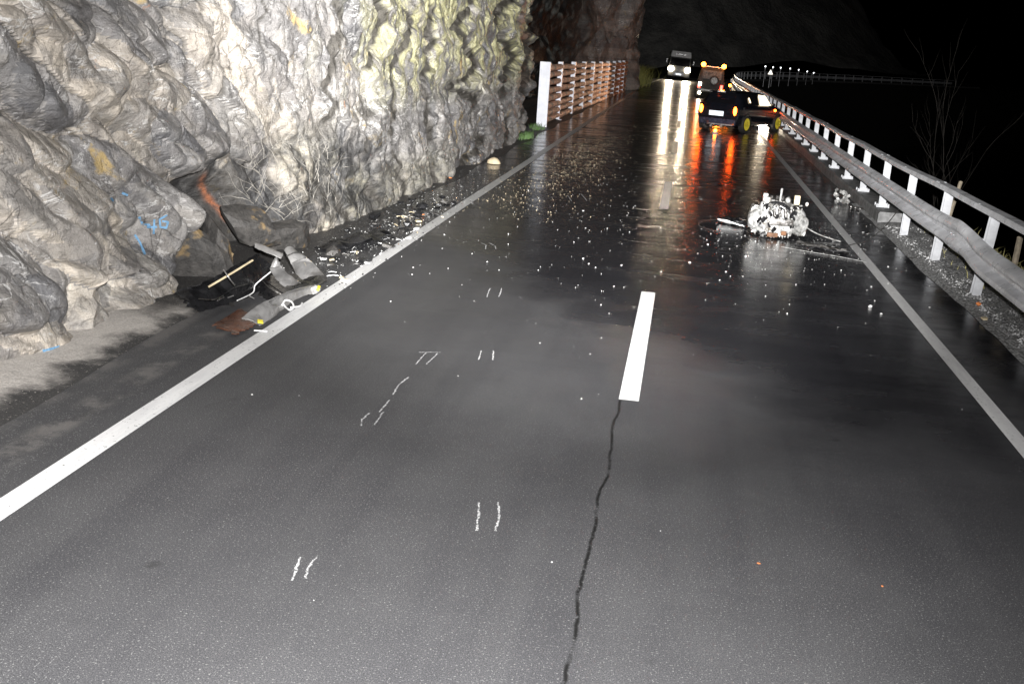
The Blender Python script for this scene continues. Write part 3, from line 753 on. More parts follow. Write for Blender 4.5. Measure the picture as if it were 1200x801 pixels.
for i in range(len(FX) - 1):
    a = Vector(FX[i]); b = Vector(FX[i + 1])
    z0 = .14
    for k in range(8):
        r = random.uniform(.096, .116); rr = []; pts = []
        q0 = a + Vector((random.uniform(-.02, .02), .08, z0 + .245 * k + random.uniform(-.02, .02))); q1 = b + Vector((random.uniform(-.02, .02), -.08, z0 + .245 * k + random.uniform(-.04, .04)))
        for s_ in range(9):
            u = s_ / 8; pts.append(q0.lerp(q1, u) + Vector((random.uniform(-.012, .012), 0, random.uniform(-.012, .012)))); rr.append(r * (1 - .12 * u) * random.uniform(.93, 1.07))
        mid = pts[4].copy(); pts = [p - mid for p in pts]
        o = MB().tube(pts, rr, 10).build("log", M_log, fence, True); o.location = mid - fo

# ================================================================== black hatchback, hit and turned across the lane
def loft(sections, mb=None, cap=True):
    mb = mb or MB(); n = len(sections[0]); vs = [p for s in sections for p in s]
    fs = [(i * n + k, i * n + (k + 1) % n, (i + 1) * n + (k + 1) % n, (i + 1) * n + k) for i in range(len(sections) - 1) for k in range(n)]
    if cap: fs += [tuple(range(n))[::-1], tuple((len(sections) - 1) * n + k for k in range(n))]
    return mb.add(vs, fs)
# car frame: forward = +y, right = +x, origin between the wheels on the ground
rr_ = Vector((2.05, 39.30, 0)); hd = Vector((.5, .866, 0)); sdv = Vector((.866, -.5, 0))
car_c = rr_ - sdv * .73 + hd * 1.235
car = empty("crashed_car", car_c, -R(30), "small black hatchback with yellow wheels standing askew against the guard rail", "car")
def sec(y, zb, zs_, zr, wb, wsd, wr):
    # bottom, sill, shoulder, roof
    h = [(wb * .80, zb), (wb, zb + .08), (wsd, (zb + zs_) / 2 + .02), (wsd * .985, zs_ - .04), (wsd * .94, zs_)]
    h += [(wr + (wsd * .94 - wr) * .5, zs_ + (zr - zs_) * .5), (wr, zr - .05), (wr * .88, zr - .008), (wr * .4, zr)]
    return [(x, y, z) for x, z in h] + [(-x, y, z) for x, z in h[::-1]]
S_ = [sec(-1.86, .34, .70, .74, .66, .74, .58), sec(-1.83, .22, .86, .90, .74, .80, .62), sec(-1.74, .20, .93, 1.02, .78, .82, .62), sec(-1.60, .19, .94, 1.25, .79, .835, .60), sec(-1.48, .19, .94, 1.36, .79, .84, .59),
      sec(-1.2, .19, .935, 1.39, .79, .84, .585), sec(-.6, .19, .93, 1.41, .79, .84, .59), sec(0, .19, .92, 1.40, .79, .84, .59), sec(.45, .19, .915, 1.35, .79, .84, .58), sec(.75, .19, .91, 1.13, .79, .84, .60),
      sec(.98, .19, .90, .96, .79, .84, .66), sec(1.4, .20, .86, .90, .78, .83, .60), sec(1.68, .22, .76, .82, .74, .80, .55), sec(1.82, .30, .62, .68, .62, .70, .45)]
cb = loft(S_).build("body", M_paint, car, True)
# windows, set just proud of the greenhouse
mb = MB(); mb.add([(-.56, -1.765, .99), (.56, -1.765, .99), (.53, -1.545, 1.325), (-.53, -1.545, 1.325)], [(0, 1, 2, 3)]); mb.add([(-.5, -1.745, 1.0), (.5, -1.745, 1.0), (.48, -1.545, 1.30), (-.48, -1.545, 1.30)], [(0, 3, 2, 1)])
mb.build("rear_window", M_carglass, car)
for s in (1, -1):
    MB().add([(s * .800, -1.40, .99), (s * .800, -.98, .98), (s * .650, -.98, 1.32), (s * .650, -1.36, 1.30)], [(0, 1, 2, 3)]).build("quarter_window", M_carglass, car)
    MB().add([(s * .803, -.28, .965), (s * .800, .62, .955), (s * .655, .34, 1.29), (s * .655, -.22, 1.325)], [(0, 1, 2, 3)]).build("door_window", G_pane if s == 1 else M_carglass, car, label="door window with bright light put in as emission" if s == 1 else None)
    MB().add([(s * .801, -.92, .975), (s * .801, -.34, .97), (s * .655, -.30, 1.325), (s * .653, -.90, 1.325)], [(0, 1, 2, 3)]).build("rear_side_window", M_carglass, car)
MB().add([(s * .804, -1.08, 1.05) for s in (1,)] + [(.804, -.99, 1.05), (.72, -.99, 1.22), (.715, -1.08, 1.22)], [(0, 1, 2, 3)]).build("painted_window_glint", G_pane, car)  # glowing patch painted as a glint on the quarter window
MB().add([(-.60, .66, 1.13), (.60, .66, 1.13), (.68, .97, .965), (-.68, .97, .965)], [(0, 1, 2, 3)]).build("windscreen", M_carglass, car)
mb = MB(); mb.box((0, -1.60, 1.385), (.94, .26, .035), TR((0, 0, 0)), bev=.012); mb.build("roof_spoiler", M_paint, car, True)
MB().box((.0, -1.74, 1.385), (.30, .02, .03)).build("brake_lamp", M_white, car)
mb = MB(); mb.box((0, -1.86, .36), (1.46, .10, .22), bev=.035); bmp = mb.build("rear_bumper", pbr("bumper_paint", (.05, .055, .085), .22, .2, .3, 5, .1, 10, coat=.6), car, True)
mb = MB(); mb.box((0.15, -1.925, .27), (1.0, .02, .045), bev=.006); mb.build("bumper_strip", M_alu, bmp)
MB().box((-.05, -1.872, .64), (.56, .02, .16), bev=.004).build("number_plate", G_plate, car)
for s in (1, -1):
    MB().sph((s * .67, -1.862, .76), .1, (.62, .5, 1.5), 2).build("tail_light", G_tail, car, True)
    o = MB(); o.tube([(s * .83, .52, .93), (s * .93, .50, .96)], .02); o.sph((s * .96, .48, .99), .08, (1, .55, .8), 2); o.build("wing_mirror", M_paint, car, True)
    MB().sph((s * .62, 1.68, .66), .12, (.8, .6, 1), 2).build("headlight", M_white if s < 0 else glow("front_lamp", (1, .5, .2), 4), car, True)
    MB().sph((s * .845, .92, .78), .055, (.4, 1.3, .8), 2).build("side_indicator", G_tail, car)
    MB().sph((s * .2, -1.90, .2), .05, (1, 1.2, 1), 2).build("exhaust_tip", M_alu, car, True)
# wheels
def wheel(parent, x, y, r, w_, face, rimmat, name="wheel"):
    wmb = MB(); M = Matrix.Translation((x, y, r))
    prof = [(r * .66, -w_ / 2), (r * .93, -w_ / 2), (r, -w_ / 2 * .7), (r, w_ / 2 * .7), (r * .93, w_ / 2), (r * .66, w_ / 2)]
    N = 28; vs = []
    for k in range(N):
        a = 2 * math.pi * k / N
        for (rad, xx) in prof: vs.append((xx, rad * math.cos(a), rad * math.sin(a)))
    n = len(prof)
    wmb.add(vs, [(k * n + j, ((k + 1) % N) * n + j, ((k + 1) % N) * n + (j + 1) % n, k * n + (j + 1) % n) for k in range(N) for j in range(n)])
    root = wmb.build(name, M_rubber, parent, True); root.location = (x, y, r)
    rb = MB(); f_ = face * w_ / 2
    rb.tube([(f_ * .55, 0, 0), (f_ * .60, 0, 0)], r * .5, 28)
    vs = []
    for k in range(N):
        a = 2 * math.pi * k / N
        for rad, xx in ((r * .68, f_ * 1.02), (r * .60, f_ * 1.04), (r * .58, f_ * .6), (r * .68, f_ * .6)): vs.append((xx, rad * math.cos(a), rad * math.sin(a)))
    rb.add(vs, [(k * 4 + j, ((k + 1) % N) * 4 + j, ((k + 1) % N) * 4 + (j + 1) % 4, k * 4 + (j + 1) % 4) for k in range(N) for j in range(4)])
    for k in range(10):
        a = 2 * math.pi * k / 10
        rb.box((f_ * .96, 0, r * .36), (w_ * .10, r * .15, r * .52), Matrix.Rotation(a, 4, 'X'))
    rb.tube([(f_ * .8, 0, 0), (f_ * 1.08, 0, 0)], [r * .17, r * .13], 14)
    rb.build("rim", rimmat, root)
    return root
for (x, y) in ((.73, -1.235), (.73, 1.235), (-.73, -1.235), (-.73, 1.235)):
    s = 1 if x > 0 else -1
    wheel(car, x + s * .035, y, .315, .20, s, M_yellow)
    ab = MB(); vs = []
    for k in range(13):
        a = math.pi * k / 12
        for rad, xx in ((.345, .845), (.395, .83)): vs.append((s * xx, y + rad * math.cos(a), .315 + rad * math.sin(a)))
    ab.add(vs, [(2 * k, 2 * k + 1, 2 * k + 3, 2 * k + 2) for k in range(12)]); ab.build("wheel_arch", M_rubber, car)
# torn lower corner, hanging bits
for k in range(16):
    mb = MB()
    p = (random.uniform(-.75, -.25), random.uniform(-1.98, -1.84), random.uniform(.10, .34)); mb.box((0, 0, 0), (random.uniform(.03, .16), .02, random.uniform(.02, .07)), TR(p, random.uniform(-1, 1), random.uniform(-1, 1), random.uniform(-1, 1)))
    mb.build("torn_lining_piece", M_alud, car)

# amber lamps / an added lamp near the wreck
def flasher(loc, label, r=.07, e=14, tall=.0):
    t_ = empty("warning_lamp", loc, 0, label, "warning lamp")
    mb = MB(); mb.box((0, 0, .03), (.20, .20, .06), bev=.01)
    if tall:
        mb.cyl((0, 0, .05), (0, 0, tall), .018)
        for k in range(3):
            a = k * 2.094; mb.cyl((0, 0, .3), (.28 * math.cos(a), .28 * math.sin(a), 0), .012)
    mb.build("stand", M_black, t_)
    MB().sph((0, 0, tall + .06 + r * .8), r, (1, 1, .9), 2).build("lens", G_amber, t_, True)
    return t_
flasher((1.06, 38.1, 0), "small amber lamp on the road under the black car's rear bumper", .055)
flasher((2.48, 68.0, 0), "amber flashing lamp on a tripod right of the offroader", .09, tall=.75)
wl = empty("added_lamp", (2.9, 41.2, 0), 0, "added lamp making the bright patch on the road under the black car", "added lamp")  # lamp added for the light that comes under the car from beyond
MB().box((0, 0, .09), (.38, .10, .16), bev=.02).build("lamp_body", M_black, wl)
MB().box((0, -.055, .09), (.34, .012, .12)).build("lamp_lens", glow("added_lamp_glow", (1, .85, .65), 50), wl)
def lamp_light(kind, name, loc, energy, color, size=.1, parent=None, target=None, half=60):
    d = bpy.data.lights.new(name, kind); d.energy = energy; d.color = color; d.shadow_soft_size = size
    o = bpy.data.objects.new(name, d); col.objects.link(o); o.location = loc
    if kind == 'SPOT':
        d.spot_size = R(2 * half); d.spot_blend = .8
        o.rotation_euler = (Vector(target) - Vector(loc)).to_track_quat('-Z', 'Y').to_euler()
    return o
lamp_light('POINT', "added_lamp_light", (2.6, 40.4, .28), 420, (1, .8, .55), .05)  # added light that makes the bright patch under the car

# ================================================================== off-road recovery car seen from behind
jp = empty("offroad_car", (1.28, 68.2, 0), 0, "dark offroader seen from behind with spare wheel and two amber roof beacons", "car")
jp.rotation_euler = (0, R(3.0), 0)
def jsec(y, w, zb, zr, wr):
    h = [(w * .9, zb), (w, zb + .08), (w, 1.02), (w * .97, 1.08), (wr, zr - .06), (wr * .93, zr), (wr * .4, zr + .015)]
    return [(x, y, z) for x, z in h] + [(-x, y, z) for x, z in h[::-1]]
loft([jsec(0, .78, .42, 1.80, .66), jsec(.06, .80, .38, 1.83, .68), jsec(1.9, .80, .38, 1.84, .68), jsec(2.4, .80, .38, 1.25, .70), jsec(2.5, .79, .38, 1.12, .72), jsec(3.7, .76, .42, 1.08, .70)]).build("body", M_jeep, jp, True)
MB().box((0, -.012, 1.42), (1.16, .02, .52), bev=.006).build("rear_window", pbr("rain_glass", (.09, .09, .085), .55, 0, .9, 11, .5, 22), jp)
mb = MB()
for s in (1, -1): mb.box((s * .60, 0, 1.90), (.04, 1.9, .04)); 
mb.box((0, -.03, 1.90), (1.24, .05, .05)); mb.build("roof_rack", M_truck, jp)
sw = wheel(jp, .12, -.10, .30, .2, 1, M_alud, "spare_wheel"); sw.rotation_euler = (0, 0, -R(90)); sw.location = (.16, -.12, 1.10)
for s in (1, -1):
    wheel(jp, s * .70, .55, .36, .22, s, M_alud); wheel(jp, s * .70, 2.9, .36, .22, s, M_alud)
    bc = MB().cyl((s * .60, .1, 1.86), (s * .60, .1, 1.96), .06, n=14).build("beacon_base", M_black, jp)
    MB().sph((s * .62, .02, 1.99), .14, (1, 1, 1), 2).build("beacon", G_amber, jp, True)
    lamp_light('POINT', "beacon_glow_light", (1.28 + s * .62, 67.85, 2.2), 45, (1, .30, .04), .1)
    lamp_light('SPOT', "beacon_light", (1.28 + s * .62, 67.75, 2.05), 2600, (1, .55, .32), .1, target=(-4.5, 52, 1.0), half=17)
MB().box((-.66, -.02, .82), (.17, .05, .20), bev=.02).build("tail_light", glow("tail_white", (1, .80, .70), 26), jp)
MB().box((-.70, -.022, .64), (.16, .05, .10), bev=.02).build("tail_light", G_red, jp)
MB().box((.66, -.02, .74), (.15, .05, .28), bev=.02).build("tail_light", G_red, jp)
MB().box((0, -.08, .50), (1.5, .14, .16), bev=.03).build("rear_bumper", M_alud, jp)
MB().sph((-.62, -.06, .30), .10, (1, .5, .8), 2).build("fog_lamp", G_head, jp)

# ================================================================== lorry with headlights on, facing
tk = empty("lorry", (-1.15, 110, 0), 0, "white cabbed lorry facing the camera with glaring headlights on", "lorry")
tk.rotation_euler = (0, R(3.2), 0)
def tsec(z, w, yf):
    return [(-w, yf + .25, z), (-w * .92, yf, z), (w * .92, yf, z), (w, yf + .25, z), (w, 2.0, z), (-w, 2.0, z)]
loft([tsec(.35, 1.12, .02), tsec(.9, 1.14, -.02), tsec(1.25, 1.14, .0), tsec(2.1, 1.05, .18), tsec(2.25, 1.03, .28)]).build("cab", pbr("cab_paint", (.10, .10, .10), .4, 0, .2, 4, 0), tk, True)
loft([tsec(2.18, 1.06, .22), tsec(2.35, 1.05, .28), tsec(2.74, .98, .48)]).build("roof_deflector", M_truck, tk, True)
MB().box((0, .30, 2.46), (1.1, .1, .20), bev=.02).build("sun_visor", M_black, tk)
MB().add([(-.95, .02, 1.35), (.95, .02, 1.35), (.90, .14, 2.08), (-.90, .14, 2.08)], [(0, 1, 2, 3)]).build("windscreen", M_carglass, tk)
MB().box((0, 3.2, 1.7), (2.3, 2.4 * 2, 1.9), bev=.03).build("cargo_box", M_soil, tk)
MB().box((0, -.05, .62), (1.1, .06, .36), bev=.02).build("grille", M_black, tk)
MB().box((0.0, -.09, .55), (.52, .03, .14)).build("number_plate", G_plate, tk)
for s in (1, -1):
    MB().sph((s * .82, -.06, 1.02), .29, (1, .5, .9), 2).build("headlight", G_head, tk, True)
    wheel(tk, s * .98, 1.0, .45, .28, s, M_alud); wheel(tk, s * .98, 4.4, .45, .28, s, M_alud)
    mb = MB(); mb.tube([(s * 1.1, .2, 1.9), (s * 1.3, .1, 1.95)], .025); mb.box((s * 1.32, .1, 1.75), (.14, .08, .42), bev=.02); mb.build("wing_mirror", M_black, tk)
    lamp_light('SPOT', "headlight_beam", (-1.15 + s * .82, 109.7, 1.02), 2600, (1, .80, .56), .25, target=(-1.0 + s * .6, 60, -.1), half=30)
MB().sph((-.95, -.1, 1.16), .07, (1, .5, 1), 2).build("side_lamp", glow("pink_lamp", (1, .6, .75), 40), tk)

# ================================================================== engine torn out, lying on the lane
en = empty("torn_out_engine", (1.53, 16.5, 0), R(4), "torn out silver car engine lying on the wet road", "engine"); en.scale = (1.0, 1.0, 1.3)
def lump(mb, c, d, k=6, ry=0, rz=0):
    """cast housing: bevelled box with ribs"""
    M = TR(c, random.uniform(-.2, .2), ry, rz); mb.box((0, 0, 0), d, M, bev=min(d) * .16)
    for i in range(k):
        u = (i + .5) / k - .5; mb.box((u * d[0] * .86, 0, 0), (.012, d[1] * 1.06, d[2] * 1.04), M)
mb = MB(); lump(mb, (-.02, .02, .20), (.50, .34, .32), 9, .10, .05); lump(mb, (.02, -.08, .14), (.34, .22, .20), 7, -.12); mb.build("engine_block", M_alu, en, True)
# gearbox bell on the left
mb = MB(); mb.tube([(-.16, 0, .20), (-.24, -.02, .20), (-.36, -.03, .19), (-.44, -.03, .18)], [.19, .185, .12, .07], 16)
for k in range(12):
    a = 2 * math.pi * k / 12; mb.box((-.28, .15 * math.cos(a), .20 + .15 * math.sin(a)), (.18, .014, .014)); mb.sph((-.20, .185 * math.cos(a), .20 + .185 * math.sin(a)), .018, sub=1)
lump(mb, (-.34, .05, .27), (.16, .16, .14), 4, .3); mb.build("gearbox", M_alu, en, True)
mb = MB(); mb.sph((.30, -.03, .20), .15, (.8, 1, 1.05), 3, jit=.03); mb.cyl((.30, -.12, .20), (.36, -.2, .18), .10, n=20); mb.cyl((.36, -.2, .18), (.37, -.22, .18), .055, n=16); lump(mb, (.37, .05, .13), (.14, .18, .16), 4); mb.build("alternator", M_alu, en, True)
mb = MB()
for k in range(4): mb.tube([(-.10 + .085 * k, -.10, .33), (-.10 + .085 * k, -.19, .34), (-.08 + .08 * k, -.22, .26)], .026, 8)
mb.box((.03, -.20, .20), (.36, .05, .08), bev=.012); mb.build("exhaust_manifold", M_alud, en, True)
mb = MB(); lump(mb, (0, .08, .40), (.36, .20, .09), 6, .08)
for k in range(4): mb.cyl((-.12 + .085 * k, .06, .42), (-.12 + .085 * k, .05, .48), .024, n=10)
mb.build("cylinder_head", M_alud, en, True)
mb = MB(); mb.box((-.20, -.02, .41), (.12, .12, .12), TR((0, 0, 0), .0, .0), bev=.02); mb.box((-.22, 0, .48), (.07, .08, .05), TR((0, 0, 0)), bev=.01); mb.sph((-.24, -.06, .36), .06, sub=2, jit=.1); mb.build("throttle_body", M_alu, en, True)
MB().tube([(.00, 0, .40), (.005, -.01, .50), (.01, 0, .57)], [.018, .016, .019], 10).build("filler_neck", M_alu, en, True)
MB().sph((.11, -.05, .445), .044, (1, 1, .8), 2).build("round_cap", M_alu, en, True)
mb = MB(); mb.box((.25, 0, .45), (.085, .08, .11), TR((0, 0, 0)), bev=.016); mb.build("reservoir", M_cream, en, True)
mb = MB(); mb.box((-.08, -.20, .05), (.16, .05, .05), bev=.01); mb.box((.08, -.22, .08), (.08, .04, .05), bev=.01); mb.build("rusty_bracket", M_rusty, en, True)
for k in range(15):
    a = Vector((random.uniform(-.25, .3), random.uniform(-.2, .1), random.uniform(.25, .42))); b = Vector((random.uniform(-.35, .4), random.uniform(-.25, .1), random.uniform(.10, .40)))
    mid = (a + b) / 2 + Vector((random.uniform(-.06, .06), random.uniform(-.14, -.04), random.uniform(.0, .16)))
    pts = [(a * (1 - u) ** 2 + mid * 2 * u * (1 - u) + b * u * u) for u in [i / 9 for i in range(10)]]
    MB().tube(pts, random.uniform(.007, .017), 7).build("hose", random.choice([M_black, M_black, M_alu, M_alud]), en, True)
for k in range(46):
    mb = MB()
    p = Vector((random.uniform(-.34, .38), random.uniform(-.22, .02), random.uniform(.05, .42)))
    if random.random() < .5: mb.cyl(p, p + Vector((random.uniform(-.03, .03), -.04, random.uniform(-.02, .03))), random.uniform(.008, .024), n=8)
    else: mb.box((0, 0, 0), (random.uniform(.02, .07), random.uniform(.02, .05), random.uniform(.015, .05)), TR(p, random.uniform(-1, 1), random.uniform(-1, 1), random.uniform(-1, 1)), bev=.003)
    mb.build("fitting", M_alu, en, True)
for k in range(34):
    mb = MB()
    p = Vector((random.uniform(-.3, .34), random.uniform(-.24, -.08), random.uniform(.05, .40)))
    mb.box((0, 0, 0), (random.uniform(.02, .09), random.uniform(.02, .05), random.uniform(.015, .05)), TR(p, random.uniform(-1, 1), random.uniform(-1, 1), random.uniform(-1, 1)), bev=.003)
    mb.build("dark_fitting", M_black, en, True)

def crumple(name, mat, pts_w, thick, label, cat, amp=.02, loc=(0, 0, 0), nseg=14, nw=7, curl=0.0, jag=.0, parent=None, seed=0, group=None):
    """bent sheet: pts_w = centreline [(x,y,z,halfwidth,roll)], jagged edges, real thickness"""
    rnd = random.Random(seed); P = []
    L = len(pts_w)
    vs = []; 
    for i in range(nseg + 1):
        u = i / nseg * (L - 1); k = min(int(u), L - 2); a = u - k
        A, B = pts_w[k], pts_w[k + 1]; q = [A[j] * (1 - a) + B[j] * a for j in range(5)]
        d = Vector(B[:3]) - Vector(A[:3]); d.normalize()
        sd = d.cross(Vector((0, 0, 1))).normalized(); upv = sd.cross(d)
        sd2 = sd * math.cos(q[4]) + upv * math.sin(q[4]); up2 = upv * math.cos(q[4]) - sd * math.sin(q[4])
        jl = rnd.uniform(-jag, jag); jr = rnd.uniform(-jag, jag)
        for j in range(nw + 1):
            v = j / nw * 2 - 1; hw = q[3] + (jl if v < 0 else jr)
            p = Vector(q[:3]) + sd2 * (v * hw) + up2 * (-curl * (v * v) * q[3] + amp * (1.6 * math.sin(i * .9 + j * .7 + seed) + .8 * math.sin(i * 2.1 - j * 1.3 + seed * 2)) + rnd.uniform(-amp, amp) * .35)
            vs.append(p)
    n = nw + 1; base = len(vs)
    vs2 = [v - Vector((0, 0, thick)) for v in vs]
    fs = [(i * n + j, i * n + j + 1, (i + 1) * n + j + 1, (i + 1) * n + j) for i in range(nseg) for j in range(nw)]
    fs2 = [tuple(base + k for k in f[::-1]) for f in fs]
    rim = [i * n for i in range(nseg + 1)] + [nseg * n + j for j in range(1, n)] + [i * n + nw for i in range(nseg - 1, -1, -1)] + [j for j in range(nw - 1, 0, -1)]
    side = [(rim[k], rim[(k + 1) % len(rim)], rim[(k + 1) % len(rim)] + base, rim[k] + base) for k in range(len(rim))]
    mb = MB().add([tuple(v) for v in vs + vs2], fs + fs2 + side)
    if parent is None and loc is not None:
        lo = Vector(loc); mb.v = [tuple(Vector(p) - lo) for p in mb.v]
        o = mb.build(name, mat, None, True, label, cat, group); o.location = lo; return o
    return mb.build(name, mat, parent, True)

# plastic and alloy strips by the engine
crumple("bumper_beam", M_white, [(.70, 17.42, .07, .035, .5), (.90, 17.25, .06, .035, .4), (1.08, 17.12, .05, .03, .3)], .02, "short white alloy strip on the road left of the engine", "bumper piece", .004, (.9, 17.2, 0), 8, 3, seed=3)
crumple("undertray_piece", M_black, [(.78, 17.62, .05, .07, .2), (1.0, 17.4, .08, .09, .3), (1.12, 17.3, .05, .06, .1)], .015, "black torn plastic piece behind the white alloy strip", "plastic piece", .02, (.9, 17.4, 0), 9, 4, seed=4, jag=.03)
crumple("radiator_strip", M_alud, [(1.82, 16.0, .05, .05, .2), (2.15, 15.78, .05, .05, .1), (2.47, 15.60, .04, .04, .3)], .03, "dark ribbed metal strip on the road right of the engine", "metal strip", .008, (2.1, 15.8, 0), 14, 4, seed=5)
crumple("trim_strip", M_black, [(1.75, 15.75, .03, .03, .1), (2.1, 15.6, .04, .025, .3), (2.5, 15.48, .05, .03, 0)], .012, "thin black trim strip in front of the ribbed metal strip", "trim strip", .008, (2.1, 15.6, 0), 14, 3, seed=6)
def cable(pts, r, mat, label, cat="cable", name="cable"):
    P = [Vector(p) for p in pts]; out = []
    for i in range(len(P) - 1):
        p0, p1, p2, p3 = P[max(0, i - 1)], P[i], P[i + 1], P[min(len(P) - 1, i + 2)]
        for k in range(6):
            a = k / 6; out.append(.5 * ((2 * p1) + (-p0 + p2) * a + (2 * p0 - 5 * p1 + 4 * p2 - p3) * a * a + (-p0 + 3 * p1 - 3 * p2 + p3) * a ** 3))
    out.append(P[-1]); lo = P[0].copy()
    o = MB().tube([q - lo for q in out], r, 6).build(name, mat, None, True, label, cat); o.location = lo; return o
cable([(.70, 16.5, .012), (.45, 16.75, .012), (.38, 17.1, .012), (.48, 17.5, .012), (.75, 17.75, .02)], .006, M_alud, "thin wire looping on the road left of the engine", "wire", "wire")
cable([(1.95, 16.8, .18), (2.1, 16.75, .10), (2.28, 16.65, .05), (2.5, 16.5, .02)], .009, M_alu, "thin metal rod leaning from the engine's right side", "rod", "metal_rod")
cable([(2.55, 16.2, .015), (2.68, 16.4, .02), (2.9, 16.6, .06), (3.2, 17.0, .25), (3.45, 17.4, .5)], .007, M_alud, "thin dark wire from the edge line up to the guard rail", "wire", "wire")
cable([(1.55, 15.6, .012), (1.9, 15.4, .012), (2.3, 15.2, .012), (2.65, 14.95, .012)], .005, M_alu, "straight thin wire on the road in front of the engine", "wire", "wire")
# knot of metal at the kerb
g = empty("gearbox_fragment", (3.12, 21.3, 0), 0, "small heap of broken metal by the kerb behind the edge line", "metal fragment")
for k in range(26):
    mb = MB()
    p = Vector((random.uniform(-.13, .13), random.uniform(-.12, .12), random.uniform(.02, .26)))
    mb.box((0, 0, 0), (random.uniform(.03, .09), .03, random.uniform(.02, .07)), TR(p, random.uniform(-1, 1), random.uniform(-1, 1), random.uniform(-1, 1)), bev=.004)
    mb.build("broken_piece", M_alu, g, True)
mb = MB()
for k in range(12): mb.box((.12 + .07 * k, -.5 - .10 * k, .02), (.03, .03, .03), bev=.004)
mb.tube([(.1, -.45, .03), (.5, -1.05, .04), (.95, -1.7, .03)], .015, 6); mb.build("chain", M_alud, g, True)

# ================================================================== wreckage heap at the foot of the rock
def G(px, py, z):       # authoring helper: the point at height z seen along a measured sight line
    d = rt * ((px - 600) / 1250) - up * ((py - 400.5) / 1250) + fw
    return Vector((0, 0, 2.6)) + d * ((z - 2.6) / d.z)
def catmull(P, u):
    n = len(P) - 1; x = u * n; i = min(int(x), n - 1); a = x - i
    p0, p1, p2, p3 = P[max(0, i - 1)], P[i], P[i + 1], P[min(n, i + 2)]
    return .5 * ((2 * p1) + (-p0 + p2) * a + (2 * p0 - 5 * p1 + 4 * p2 - p3) * a * a + (-p0 + 3 * p1 - 3 * p2 + p3) * a ** 3)
def panel(name, mat, A, B, label, cat, bulge=.03, thick=.006, n=22, m=9, jag=.008, fold=.006, seed=0):
    """sheet lofted between two edge curves, bulged, dented, with ragged edges and real thickness"""
    rnd = random.Random(seed); PA = [G(*p) for p in A]; PB = [G(*p) for p in B]; vs = []
    for i in range(n + 1):
        u = i / n; a = catmull(PA, u); b = catmull(PB, u); ab = b - a
        a = a - ab.normalized() * rnd.uniform(0, jag); b = b + ab.normalized() * rnd.uniform(0, jag * 1.5)
        t1 = (catmull(PA, min(1, u + .02)) - catmull(PA, max(0, u - .02))); nr = t1.cross(ab).normalized()
        if nr.z < 0: nr = -nr
        for j in range(m + 1):
            v = j / m; p = a.lerp(b, v) + nr * (bulge * 4 * v * (1 - v) + fold * (math.sin(u * 9 + v * 4 + seed) + .6 * math.sin(u * 17 - v * 6 + seed * 2)) + rnd.uniform(-1, 1) * fold * .25)
            if i in (0, n): p += t1.normalized() * rnd.uniform(-jag, jag) * 1.5
            p.z = max(p.z, .012); vs.append(p)
    k = m + 1; N_ = len(vs); low = [v - Vector((0, 0, thick)) for v in vs]
    fs = [(i * k + j, i * k + j + 1, (i + 1) * k + j + 1, (i + 1) * k + j) for i in range(n) for j in range(m)]
    fl = [tuple(N_ + q for q in f[::-1]) for f in fs]
    rim = [i * k for i in range(n + 1)] + [n * k + j for j in range(1, k)] + [i * k + m for i in range(n - 1, -1, -1)] + [j for j in range(m - 1, 0, -1)]
    sd = [(rim[q], rim[(q + 1) % len(rim)], rim[(q + 1) % len(rim)] + N_, rim[q] + N_) for q in range(len(rim))]
    lo = Vector((sum(v.x for v in vs) / N_, sum(v.y for v in vs) / N_, 0))
    o = MB().add([tuple(v - lo) for v in vs + low], fs + fl + sd).build(name, mat, None, True, label, cat); o.location = lo; return o
panel("black_bumper", M_black, [(206, 342, .14), (243, 329, .26), (277, 311, .34), (304, 297, .36)], [(229, 364, .02), (270, 353, .03), (296, 343, .03), (318, 318, .10)],
      "large crumpled black bumper lying against the foot of the rock", "bumper", .07, .008, 34, 14, .02, .012, 3)
panel("bumper_lip", M_black, [(203, 344, .10), (243, 337, .14), (276, 329, .18)], [(222, 352, .03), (250, 348, .05), (280, 340, .06)], "narrow black plastic lip in front of the crumpled bumper", "bumper lip", .03, .006, 24, 6, .015, .008, 5)
panel("underbody_sheet", M_black, [(292, 322, .10), (322, 322, .08), (352, 318, .08), (372, 312, .06)], [(306, 346, .02), (328, 351, .02), (352, 342, .02), (384, 328, .02)], "black torn underbody sheet under the silver panels", "underbody sheet", .02, .006, 24, 9, .03, .010, 7)
panel("silver_sill", M_silver, [(283, 373, .10), (304, 357, .17), (330, 345, .19), (352, 337, .17), (373, 333.5, .13)], [(303, 381, .03), (322, 369, .04), (343, 352, .05), (358, 345, .06), (371, 343, .06)],
      "long bent silver sill panel lying along the white edge line", "body panel", .035, .008, 34, 9, .006, .004, 9)
panel("silver_wing_piece", M_silver, [(322, 302, .42), (317.5, 315, .32), (324, 326, .2), (333, 335, .10)], [(324.5, 302, .42), (330, 313, .33), (340, 323, .2), (352, 331, .07)],
      "triangular torn silver panel standing between bumper and sill", "body panel", .02, .006, 22, 8, .010, .005, 11)
panel("curved_wing_panel", M_silver, [(333, 293, .42), (341, 307, .34), (347, 319, .2), (355, 327, .1)], [(345, 292, .42), (358, 301, .36), (368, 310, .26), (379, 322, .1)],
      "curved silver and cream panel on top of the wreckage heap", "body panel", .035, .008, 24, 9, .008, .006, 13)
panel("cream_liner", M_cream, [(350, 303, .34), (358, 313, .24), (364, 324, .10)], [(355, 303, .34), (366, 312, .24), (374, 323, .10)], "thin cream strip along the curved silver panel's edge", "trim strip", .02, .005, 12, 4, .006, .003, 15).location.z += .035
